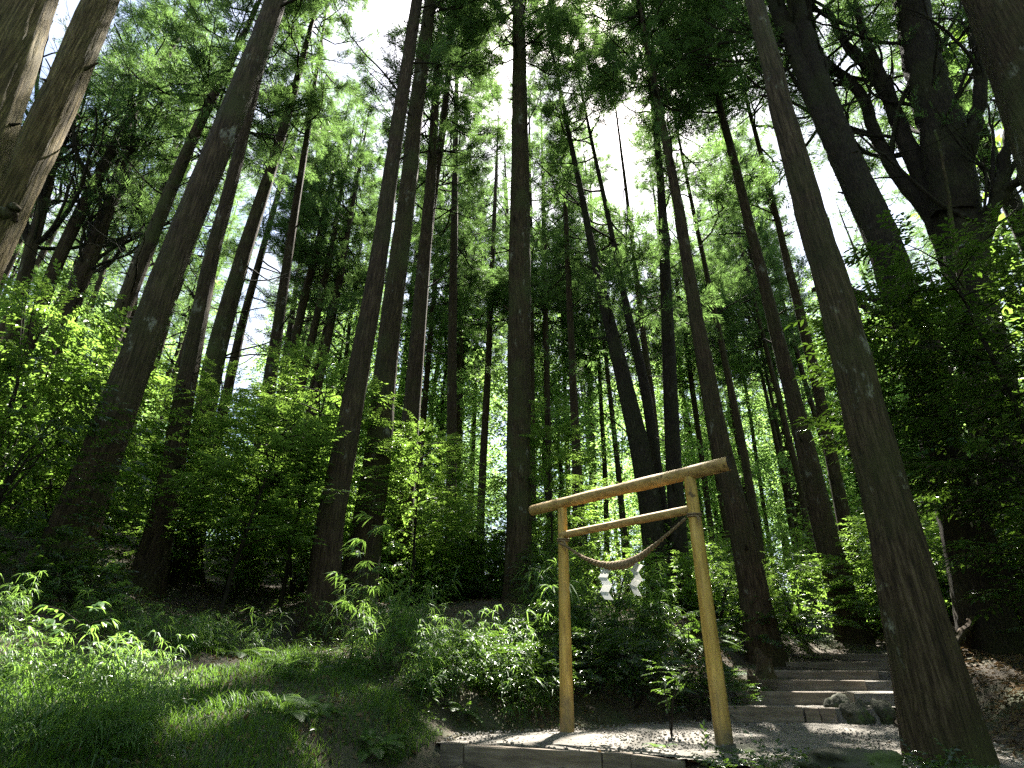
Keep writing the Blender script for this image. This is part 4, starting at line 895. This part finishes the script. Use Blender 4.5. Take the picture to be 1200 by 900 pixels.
# leafy sapling with tiers of leaves, left of the twin cedars
def sapling(base_px, Y, H, tiers, spread, temps, mt, label, seed, lean=(0, 0), r0=.035, dens=26, scl=(.8, 1.2), name='sapling', cat='sapling', lo=.35):
    rs = np.random.default_rng(seed); p = at_y(*base_px, Y); z0 = gz(p[0], p[1]); t = empty(name, (p[0], p[1], z0), label, cat)
    z = np.linspace(0, 1, 12); C = np.c_[lean[0] * z ** 1.3 + np.cumsum(rs.normal(0, .015, 12)), lean[1] * z ** 1.3, z * H]
    put('trunk', tube(MB(), C - [0, 0, .05], np.linspace(r0, .008, 12), 8).mesh('trunk', [BARK_DARK]), t)
    mb = MB(); bw = MB()
    for k in range(tiers):
        f = lo + (1 - lo) * (k + .5) / tiers; c = np.array([np.interp(f, z, C[:, q]) for q in range(3)]); az = k * 2.4 + rs.uniform(-.4, .4)
        L = spread * (1.15 - abs(f - .6)) * rs.uniform(.6, 1.1); o = np.array([math.cos(az), math.sin(az), .12]); tq = np.linspace(0, 1, 6)
        B = c + o * (L * tq)[:, None] + np.array([0, 0, 1]) * (.1 * L * np.sin(tq * 3))[:, None]; tube(bw, B, np.linspace(.014, .003, 6), 4, 0, False)
        n = dens; u_ = rs.uniform(.2, 1, n); sd = rs.uniform(-1, 1, n) * .45 * L * (1.1 - u_ * .7); side = np.array([-o[1], o[0], 0])
        P = c + o * (L * u_)[:, None] + side * sd[:, None] + np.array([0, 0, 1]) * (.1 * L * np.sin(u_ * 3) + rs.normal(0, .05, n))[:, None]
        D = o * rs.uniform(.4, 1, (n, 1)) + side * np.sign(sd)[:, None] * rs.uniform(.1, 1, (n, 1)) + [0, 0, 1] * rs.normal(-.03, .12, (n, 1))
        scatter(mb, temps, P, D, rs.uniform(-.3, .3, n), rs.uniform(*scl, n), 0, rs)
    put('branches', bw.mesh('branches', [BARK_DARK]), t); put('leaves', mb.mesh('leaves', [mt]), t); return t
sapling((254, 718), 8.6, 3.5, 26, .95, TWIG_FINE, LEAF, 'slender leafy sapling with tiers of leaves left of the twin cedars', 1, (.25, .5), .035, 36)
sapling((330, 700), 10.5, 4.6, 34, 1.7, TWIG_FINE, LEAF, 'spreading leafy young tree behind the slender sapling, its top level with the sky gap', 2, (.1, .3), .045, 40)
sapling((215, 690), 11.2, 4.4, 26, 1.3, TWIG_FINE, LEAF, 'leafy young tree overlapping the dark straight cedar with the fern', 3, (-.2, 0), .04, 36)
sapling((480, 700), 11.8, 3.6, 24, 1.2, TWIG_FINE, LEAF, 'leafy young tree overlapping the stems of the forking cedar', 4, (0, .2), .035, 34)
sapling((650, 700), 13.5, 4.4, 24, 1.2, TWIG_FINE, LEAF, 'leafy young tree in the gap between centre cedar and shorter gate post', 5, (0, .2), .035, 34)
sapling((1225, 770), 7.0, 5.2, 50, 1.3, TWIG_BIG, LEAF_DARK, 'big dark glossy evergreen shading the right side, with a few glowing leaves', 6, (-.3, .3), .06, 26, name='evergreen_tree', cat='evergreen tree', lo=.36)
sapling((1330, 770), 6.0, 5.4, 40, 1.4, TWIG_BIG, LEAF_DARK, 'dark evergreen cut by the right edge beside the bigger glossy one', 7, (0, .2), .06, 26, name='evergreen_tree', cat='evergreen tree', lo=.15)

# ------------------------------------------------------------------ bamboo grass, ferns, grass
def blade_leaf(rs, b, d, L, w, droop):
    """a lance shaped leaf bending over"""
    d = norm(d); s = norm(np.cross(d, [0, 0, 1.]) + rs.normal(0, .15, 3)); q = []
    for t, ww in ((0, .25), (.35, 1), (.7, .75), (1, 0)):
        c = b + d * L * t + np.array([0, 0, -droop * L * t * t]); q.append((c - s * w * ww, c + s * w * ww))
    V = [q[0][0], q[0][1], q[1][0], q[1][1], q[2][0], q[2][1], q[3][0]]
    return V, [(0, 1, 3), (0, 3, 2), (2, 3, 5), (2, 5, 4), (4, 5, 6)]
def bamboo_clump(seed, nc=14, H=.7, r=.3, leafL=.23, per=6, w=.0080):
    rs = np.random.default_rng(seed); lv = MB(); cu = MB()
    for c in range(nc):
        a = rs.uniform(0, 6.28); rr = r * rs.uniform() ** .5; p = np.array([rr * math.cos(a), rr * math.sin(a), -.03]); h = H * rs.uniform(.55, 1.1)
        o = np.array([math.cos(a), math.sin(a), 0]) * rs.uniform(.1, .5) + rs.normal(0, .08, 3) * [1, 1, 0]; t = np.linspace(0, 1, 6)
        C = p + np.outer(t, [0, 0, h]) + np.outer(t ** 2, o * h); tube(cu, C, np.linspace(.0035, .0018, 6), 4, 0, False)
        for tw in range(4):
            f = .35 + .65 * tw / 3; b = np.array([np.interp(f, t, C[:, k]) for k in range(3)]); az = rs.uniform(0, 6.28)
            td = norm(np.array([math.cos(az), math.sin(az), .5])); e = b + td * rs.uniform(.04, .12)
            tube(cu, [b, e], [.0015, .001], 3, 0, False)
            for q in range(per):
                aa = az + (q - per / 2) * .42 + rs.normal(0, .15); V, F = blade_leaf(rs, e, np.array([math.cos(aa), math.sin(aa), rs.uniform(0, .9)]), leafL * rs.uniform(.6, 1.2), w, rs.uniform(.4, 1.2)); lv.add(V, F)
    return lv.mesh('leaves', [BAMBOO]), cu.mesh('culms', [BAMBOO])
BC = [bamboo_clump(1), bamboo_clump(2, 20, .9, .35), bamboo_clump(3, 9, .6, .35, .25, 5), bamboo_clump(4, 26, 1.05, .4, .23, 7)]
def bamboo(x, y, Y, label, k, s=1., yaw=0, group=None, dz=0):
    p = at_y(x, y, Y); t = empty('bamboo_grass', (p[0], p[1], gz(p[0], p[1]) + dz), label, 'bamboo grass', group)
    put('leaves', BC[k][0], t, rot=(0, 0, yaw), scl=(s,) * 3); put('culms', BC[k][1], t, rot=(0, 0, yaw), scl=(s,) * 3)
for a in ((30, 890, 3.3, 'bright bamboo grass clump in the very bottom left corner', 3, .40, 0), (0, 880, 3.6, 'bamboo grass clump cut by the left edge just above the bottom corner', 1, .42, 1),
          (75, 870, 3.8, 'pale sunlit bamboo grass clump right of the corner clump', 0, .50, 2), (20, 820, 4.3, 'bamboo grass clump by the left edge, third up from the corner', 3, .38, 3),
          (110, 830, 4.6, 'loose bamboo grass clump at the left end of the sunny grass patch', 2, .60, 4), (150, 885, 3.9, 'drooping white edged bamboo grass at the bottom, below the sunny grass patch', 0, .46, 5),
          (190, 840, 4.6, 'small bamboo grass tuft on the lower edge of the sunny grass patch', 2, .5, .5), (-5, 700, 4.4, 'brightly lit bamboo grass hanging in at the left edge at mid height', 3, .36, 1.5, None, .25),
          (160, 760, 5.6, 'sparse bamboo grass in the shade above the sunny patch', 2, .6, 2.5), (100, 770, 5.6, 'thin bamboo grass on the shaded bare soil at the left', 2, .6, 3.5),
          (300, 745, 7.6, 'low bamboo grass tuft behind the small round light spot', 2, .8, 4.5), (440, 770, 7.6, 'sunlit bamboo grass at the foot of the right twin cedar', 1, .9, 5.5),
          (500, 790, 7.7, 'full bamboo grass bush, the leftmost of the tall ones before the centre cedar', 3, .6, 0), (545, 780, 8.2, 'full bamboo grass bush with bright tips below the centre cedar', 3, .65, 1),
          (585, 800, 7.8, 'dense bamboo grass bush between the bright tipped one and the gate post', 3, .6, 2), (625, 770, 8.6, 'tall dark bamboo grass right below the centre cedar', 3, .85, 3),
          (690, 770, 9.0, 'dark bamboo grass just right of the shorter gate post', 3, 1.2, 4), (470, 740, 9.2, 'bamboo grass in front of the dark foot of the right twin cedar', 1, 1.1, 5),
          (745, 760, 9.8, 'dark bamboo grass on the bank seen through the gate', 3, 1.1, .3), (530, 830, 7.2, 'low bamboo grass above the left end of the timber edging', 0, .8, .9),
          (395, 745, 9.0, 'bamboo grass tuft hugging the foot of the left twin cedar', 2, 1.1, 2.2), (660, 745, 10.5, 'bamboo grass half hidden behind the shorter gate post', 3, 1.2, 2.6)):
    bamboo(*a)
rs = np.random.default_rng(14)
for k in range(60):
    px_, py_ = (rs.uniform(-20, 190), rs.uniform(790, 898)) if k < 12 else ((rs.uniform(60, 420), rs.uniform(725, 800)) if k < 34 else (rs.uniform(420, 830), rs.uniform(740, 860)))
    Y = 3.4 + (898 - py_) * .020 + rs.uniform(-.2, .2) if k < 34 else 6.8 + (860 - py_) * .02
    p = at_y(px_, py_, Y)
    if poly_sd(np.array([p[:2]]), PATH)[0] < .15 or poly_sd(np.array([p[:2]]), LOW)[0] < .1: continue
    if 190 < px_ < 350 and py_ > 770: continue
    t = empty('bamboo_grass', (p[0], p[1], gz(p[0], p[1]) - .02), 'small loose tuft of bamboo grass scattered on the grassy bank' if k < 34 else 'small dark bamboo grass tuft on the bank behind the timber edging and gate', 'bamboo grass', 'small bamboo grass tufts on the bank' if k < 34 else 'small bamboo grass tufts on the bank behind the gate')
    i = rs.integers(0, 3); s_ = rs.uniform(.3, .5) if k < 34 else rs.uniform(.5, .8); yw = rs.uniform(0, 6.28)
    put('leaves', BC[i][0], t, rot=(0, 0, yw), scl=(s_,) * 3); put('culms', BC[i][1], t, rot=(0, 0, yw), scl=(s_,) * 3)
# young bamboo plant standing alone
def young_bamboo(px, Y, H, label, seed, dx=.15, n=13, leafL=.19):
    rs = np.random.default_rng(seed); p = at_y(*px, Y); t0 = empty('young_bamboo', (p[0], p[1], gz(p[0], p[1])), label, 'bamboo plant'); lv = MB(); cu = MB()
    t = np.linspace(0, 1, 10); C = np.c_[dx * t ** 2, 0 * t, H * t - .03]; tube(cu, C, np.linspace(.009, .003, 10), 6, 0, False)
    for k in range(n):
        f = .3 + .7 * k / (n - 1); b = np.array([np.interp(f, t, C[:, q]) for q in range(3)]); az = k * 2.4; L = .42 * (1.1 - f * .6) * rs.uniform(.7, 1.1); o = np.array([math.cos(az), math.sin(az), .45])
        e = b + o * L; tube(cu, [b, (b + e) / 2 + [0, 0, .02], e], [.003, .002, .0012], 3, 0, False)
        for g_2 in (.5, .75, 1.):
            c = b + (e - b) * g_2
            for q in range(6):
                aa = az + (q - 2.5) * .45 + rs.normal(0, .12); V, F = blade_leaf(rs, c, np.array([math.cos(aa), math.sin(aa), rs.uniform(-.25, .3)]), leafL * rs.uniform(.7, 1.1), .013, rs.uniform(.2, .7)); lv.add(V, F)
    put('leaves', lv.mesh('leaves', [BAMBOO]), t0); put('culm', cu.mesh('culm', [BARK_DARK]), t0)
young_bamboo((411, 772), 7.3, 1.65, 'tall young bamboo with layered drooping leaves in front of the twin cedars', 1)
young_bamboo((60, 800), 4.6, .42, 'thin young bamboo shoot on the shaded bank at the left', 2, .1, 6, .085)
young_bamboo((88, 745), 5.8, .5, 'slim young bamboo under the dark bush at the left', 3, .08, 7, .10)

def fern_mesh(seed, nf=9, L=.55):
    rs = np.random.default_rng(seed); mb = MB()
    for k in range(nf):
        az = k * 6.283 / nf + rs.normal(0, .2); o = np.array([math.cos(az), math.sin(az), 0]); l = L * rs.uniform(.7, 1.15); up = rs.uniform(.5, 1.1); side = np.array([-o[1], o[0], 0]); m_ = 16
        for q in range(m_):
            t = .15 + .85 * q / m_; c = o * l * t + np.array([0, 0, l * (up * t - .75 * t * t)]); tgt = norm(o + np.array([0, 0, up - 1.5 * t]))
            wl = l * .26 * math.sin(PI * min(1, .15 + t * .85)) + .01
            for s in (-1, 1):
                d = norm(side * s + tgt * .35); b = c; e = c + d * wl + [0, 0, -.12 * wl]; h = tgt * l / m_ * .42; mid = (b + e) / 2
                mb.add([b - h * .5, mid - h, e, mid + h, b + h * .5], [(0, 1, 2), (0, 2, 3), (0, 3, 4)])
        t = np.linspace(0, 1, 6); tube(mb, np.outer(t, o * l) + np.c_[0 * t, 0 * t, l * (up * t - .75 * t * t)], np.linspace(.004, .001, 6), 3, 1, False)
    return mb.mesh('fern', [FERN, BAMBOO])
FE = [fern_mesh(1), fern_mesh(2, 12, .6), fern_mesh(3, 7, .45)]
def fern(x, y, Y, s, k, label, group=None, yaw=0.):
    p = at_y(x, y, Y); return tag(put('fern', FE[k], None, (p[0], p[1], gz(p[0], p[1])), (rng.uniform(-.15, .15), rng.uniform(-.15, .15), yaw), (s,) * 3), label, 'fern', group)
fern(124, 705, 7.6, .75, 0, 'bright sunlit fern on the slope between the two leaning cedars on the left')
fern(790, 700, 11.0, 1.1, 1, 'pale arching fern behind the gate at the foot of the clump of stems')
fern(815, 722, 10.2, 1.1, 1, 'broad fern just left of the taller gate post')
fern(845, 745, 9.6, 1.0, 0, 'fern showing right of the taller gate post')
fern(872, 800, 8.5, .8, 2, 'lit fern beside the left ends of the lower steps', yaw=1)
fern(880, 778, 9.0, .7, 0, 'small fern at the left ends of the middle steps')
fern(775, 868, 5.6, .45, 2, 'small dark fern growing at the edge of the gravel before the gate')
fern(700, 800, 8.8, .9, 1, 'dark fern on the bank right of the shorter gate post')
rs = np.random.default_rng(9)
for k in range(26):
    px_, py_ = rs.uniform(180, 640), rs.uniform(815, 895); Y = 4.2 + (895 - py_) * .035 + rs.uniform(-.3, .3); q = at_y(px_, py_, Y)
    if poly_sd(np.array([[q[0], q[1]]]), PATH)[0] < .1 or poly_sd(np.array([[q[0], q[1]]]), LOW)[0] < .02: continue
    fern(px_, py_, Y, rs.uniform(.35, .6), k % 3, 'small dark fern among the shaded ground cover at the bottom left', 'small ferns in the shaded ground cover', yaw=k)
for k in range(14):
    px_, py_ = rs.uniform(850, 1010), rs.uniform(735, 760); Y = rs.uniform(12, 15)
    fern(px_, py_, Y, rs.uniform(.7, 1.1), k % 3, 'fern at the foot of the bushes above the steps', 'ferns above the steps', yaw=k)
# small leafy plant before the taller post
rs_ = np.random.default_rng(3)
p = at_z(787, 866, PZ); t = empty('small_plant', tuple(p), 'small dark plant with thin bare stems in front of the taller gate post', 'plant'); mb = MB(); lf = MB(); P = []; D = []
for k in range(5):
    e = np.array([rs_.uniform(-.05, .18), rs_.uniform(-.05, .1), rs_.uniform(.35, .62)]); tube(mb, [(0, 0, -.02), e * [.3, .3, .5], e], [.006, .005, .003], 5)
    for q in range(7): P.append(e + rs_.normal(0, .055, 3)); D.append(rs_.normal(0, 1, 3) * [1, 1, .3])
scatter(lf, TWIG_FINE, np.array(P), np.array(D), rs_.uniform(-.4, .4, len(P)), rs_.uniform(.35, .5, len(P)), 0, rs_)
put('stems', mb.mesh('stems', [BARK_DARK]), t); put('leaves', lf.mesh('leaves', [LEAF_DARK]), t)
# weathered stump and splinters by the steps
for k, (px_, py_, Y, h, r_, lb) in enumerate(((897, 788, 9.0, .26, .12, 'pointed weathered stump beside the left ends of the steps'), (883, 803, 8.6, .16, .07, 'small pale broken stump just below the pointed one'))):
    rs = np.random.default_rng(k); p = at_y(px_, py_, Y); s_ = 12; a = np.linspace(0, 6.28, s_, endpoint=False); V = []
    for zf in (-.3, 0, .35, .7): V.append(np.c_[r_ * (1.15 - zf * .45) * np.cos(a) * rs.uniform(.85, 1.1, s_), r_ * (1.15 - zf * .45) * np.sin(a) * rs.uniform(.85, 1.1, s_), np.full(s_, zf * h)])
    top = V[-1].copy(); top[:, 2] = h * (.75 + .5 * np.clip(np.cos(a - 2.2), -.3, 1)) + rs.uniform(-.04, .04, s_) * h; top[:, :2] *= .8; V.append(top); V = np.vstack(V)
    i = np.arange(4)[:, None] * s_; j = np.arange(s_)[None]; F = np.stack([i + j, i + (j + 1) % s_, i + s_ + (j + 1) % s_, i + s_ + j], -1).reshape(-1, 4)
    mbs = MB().add(V, F); mbs.add(np.vstack([V[-s_:], [0, 0, h * .5]]), [(q, (q + 1) % s_, s_) for q in range(s_)])
    tag(put('stump', mbs.mesh('stump', [BARK_PALE]), None, (p[0], p[1], p[2])), lb, 'stump')

# grass, ground cover, leaf litter, gravel grains
def on_ground(rs, n, x0, x1, y0, y1, cond):
    P = np.c_[rs.uniform(x0, x1, n), rs.uniform(y0, y1, n)]; P = P[cond(P)]; return np.c_[P, ground(P)]
rs = np.random.default_rng(21)
clr = lambda P: (poly_sd(P, PATH) > .05) & (poly_sd(P, LOW) > .12) & (poly_sd(P, STW) > .1)
gr = lambda P: clr(P) & (P[:, 0] < 1.2) & (np.sin(P[:, 0] * 1.9 + 2) * np.sin(P[:, 1] * 1.5) + rs.normal(0, .5, len(P)) > -.55)
P = on_ground(rs, 190000, -6.5, .6, 2.9, 9.5, gr)
keep = rs.random(len(P)) < np.clip(1.2 - (P[:, 1] - 3) * .12 - .55 * np.clip(P[:, 1] - 6.4, 0, 1) - .85 * (np.hypot(P[:, 0] + 4.3, P[:, 1] - 6.0) < 1.7), .04, 1); P = P[keep]; n = len(P)
T = np.array([(-.5, 0, 0), (.5, 0, 0), (.28, .28, .55), (-.28, .28, .55), (0, .75, .85)]); TF = np.array([(0, 1, 2), (0, 2, 3), (3, 2, 4)])
az = rs.uniform(0, 6.28, n); h = rs.uniform(.035, .10, n) * (1 + .6 * (np.sin(P[:, 0] * 2.3) * np.sin(P[:, 1] * 2.9) > .2)); w = rs.uniform(.005, .010, n)
M = np.zeros((n, 3, 3)); M[:, 0, 0] = np.cos(az) * w; M[:, 1, 0] = np.sin(az) * w; M[:, 0, 1] = -np.sin(az) * h; M[:, 1, 1] = np.cos(az) * h; M[:, 2, 2] = h
V, F = bake(T, TF, M, P); tag(put('grass', MB().add(V, F).mesh('grass', [GRASS])), 'short grass covering the sloping bank on the left', 'grass', kind='stuff')
# low ground cover of small leaves in the shade
P = on_ground(rs, 9000, -7, 3.2, 3.2, 12, lambda P: clr(P) & (np.sin(P[:, 0] * 1.3) * np.cos(P[:, 1] * 1.1 + 1) + rs.normal(0, .4, len(P)) > .1) & ~((P[:, 0] < -1.3) & (P[:, 0] > -3.6) & (P[:, 1] > 4.9) & (P[:, 1] < 6.6)))
P4 = np.c_[rs.uniform(1.0, 2.9, 420), rs.uniform(3.9, 4.9, 420)]; P4 = P4[(P4[:, 1] < 4.98 - .12 * P4[:, 0]) & (poly_sd(P4, LOW) > .03)]; P = np.vstack([P, np.c_[P4, np.full(len(P4), PZ - .02)]])
P[:, 2] += rs.uniform(.02, .16, len(P)) * np.where((P[:, 0] > 1) & (P[:, 1] < 5), .5, 1); mb = MB(); scatter(mb, TWIG, P, np.c_[rs.normal(0, 1, (len(P), 2)), rs.normal(.1, .2, len(P))], rs.uniform(-.4, .4, len(P)), rs.uniform(.28, .55, len(P)), 0, rs)
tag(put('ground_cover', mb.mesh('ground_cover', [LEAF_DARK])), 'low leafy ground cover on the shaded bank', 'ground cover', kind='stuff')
P = on_ground(rs, 26000, 2.4, 13, 3.6, 13, lambda P: clr(P) | (rs.random(len(P)) < .12)); P3_ = on_ground(rs, 11000, 4.3, 9, 5.2, 10.5, clr); P = np.vstack([P, P3_]); P2_ = on_ground(rs, 26000, -9, 4, 3, 14, lambda P: (poly_sd(P, PATH) > -.1) & (rs.random(len(P)) < .8)); P = np.vstack([P, P2_])
lv, lf_ = leaf_simple(w=.24, fold=.12, droop=.15); n = len(P); P[:, 2] += .012; M = frames(np.c_[rs.normal(0, 1, (n, 2)), rs.normal(0, .3, n)], rs.uniform(-1, 1, n), rs.uniform(.03, .075, n))
V, F = bake(lv, lf_, M, P); tag(put('leaf_litter', MB().add(V, F).mesh('leaf_litter', [DRY])), 'dry brown leaf litter strewn over the forest floor', 'leaf litter', kind='stuff')
n = 9000; P = np.c_[rs.uniform(-1.6, 5.2, n), rs.uniform(3.6, 9, n)]; pin = poly_sd(P, PATH) < -.02; low = (poly_sd(P, LOW) < 0); k_ = pin | low; P = P[k_]; z = np.where(pin[k_], PZ + .004, .745); P = np.c_[P, z]
ov = np.array([(1, 0, 0), (-.8, .1, 0), (0, 1, 0), (.1, -.9, 0), (0, 0, .7), (0, 0, -.7)]); of = np.array([(0, 2, 4), (2, 1, 4), (1, 3, 4), (3, 0, 4), (2, 0, 5), (1, 2, 5), (3, 1, 5), (0, 3, 5)])
n = len(P); M = frames(rs.normal(0, 1, (n, 3)) * [1, 1, .3], rs.uniform(-1, 1, n), rs.uniform(.006, .02, n) ** 1.0)
V, F = bake(ov, of, M, P); tag(put('gravel', MB().add(V, F).mesh('gravel', [STONE])), 'loose grey gravel grains on the path', 'gravel', kind='stuff')
# fallen twigs on the right bank
mb = MB()
for k in range(60):
    x, y = rs.uniform(4.2, 9), rs.uniform(4.5, 10); a = rs.uniform(0, 3.14); l = rs.uniform(.15, .6); z = gz(x, y) + .02
    if poly_sd(np.array([[x, y]]), PATH)[0] < 0: continue
    tube(mb, [(x, y, z), (x + math.cos(a) * l / 2, y + math.sin(a) * l / 2, z + rs.uniform(0, .04)), (x + math.cos(a + .3) * l, y + math.sin(a + .3) * l, z)], [.008, .007, .003], 5, 0, False)
tag(put('fallen_twigs', mb.mesh('fallen_twigs', [BARK_PALE])), 'bare fallen twigs littering the bank on the right', 'twigs', kind='stuff')
print('objects', len(bpy.data.objects), 'tris', sum(len(m.loops) - 2 * len(m.polygons) for m in bpy.data.meshes))
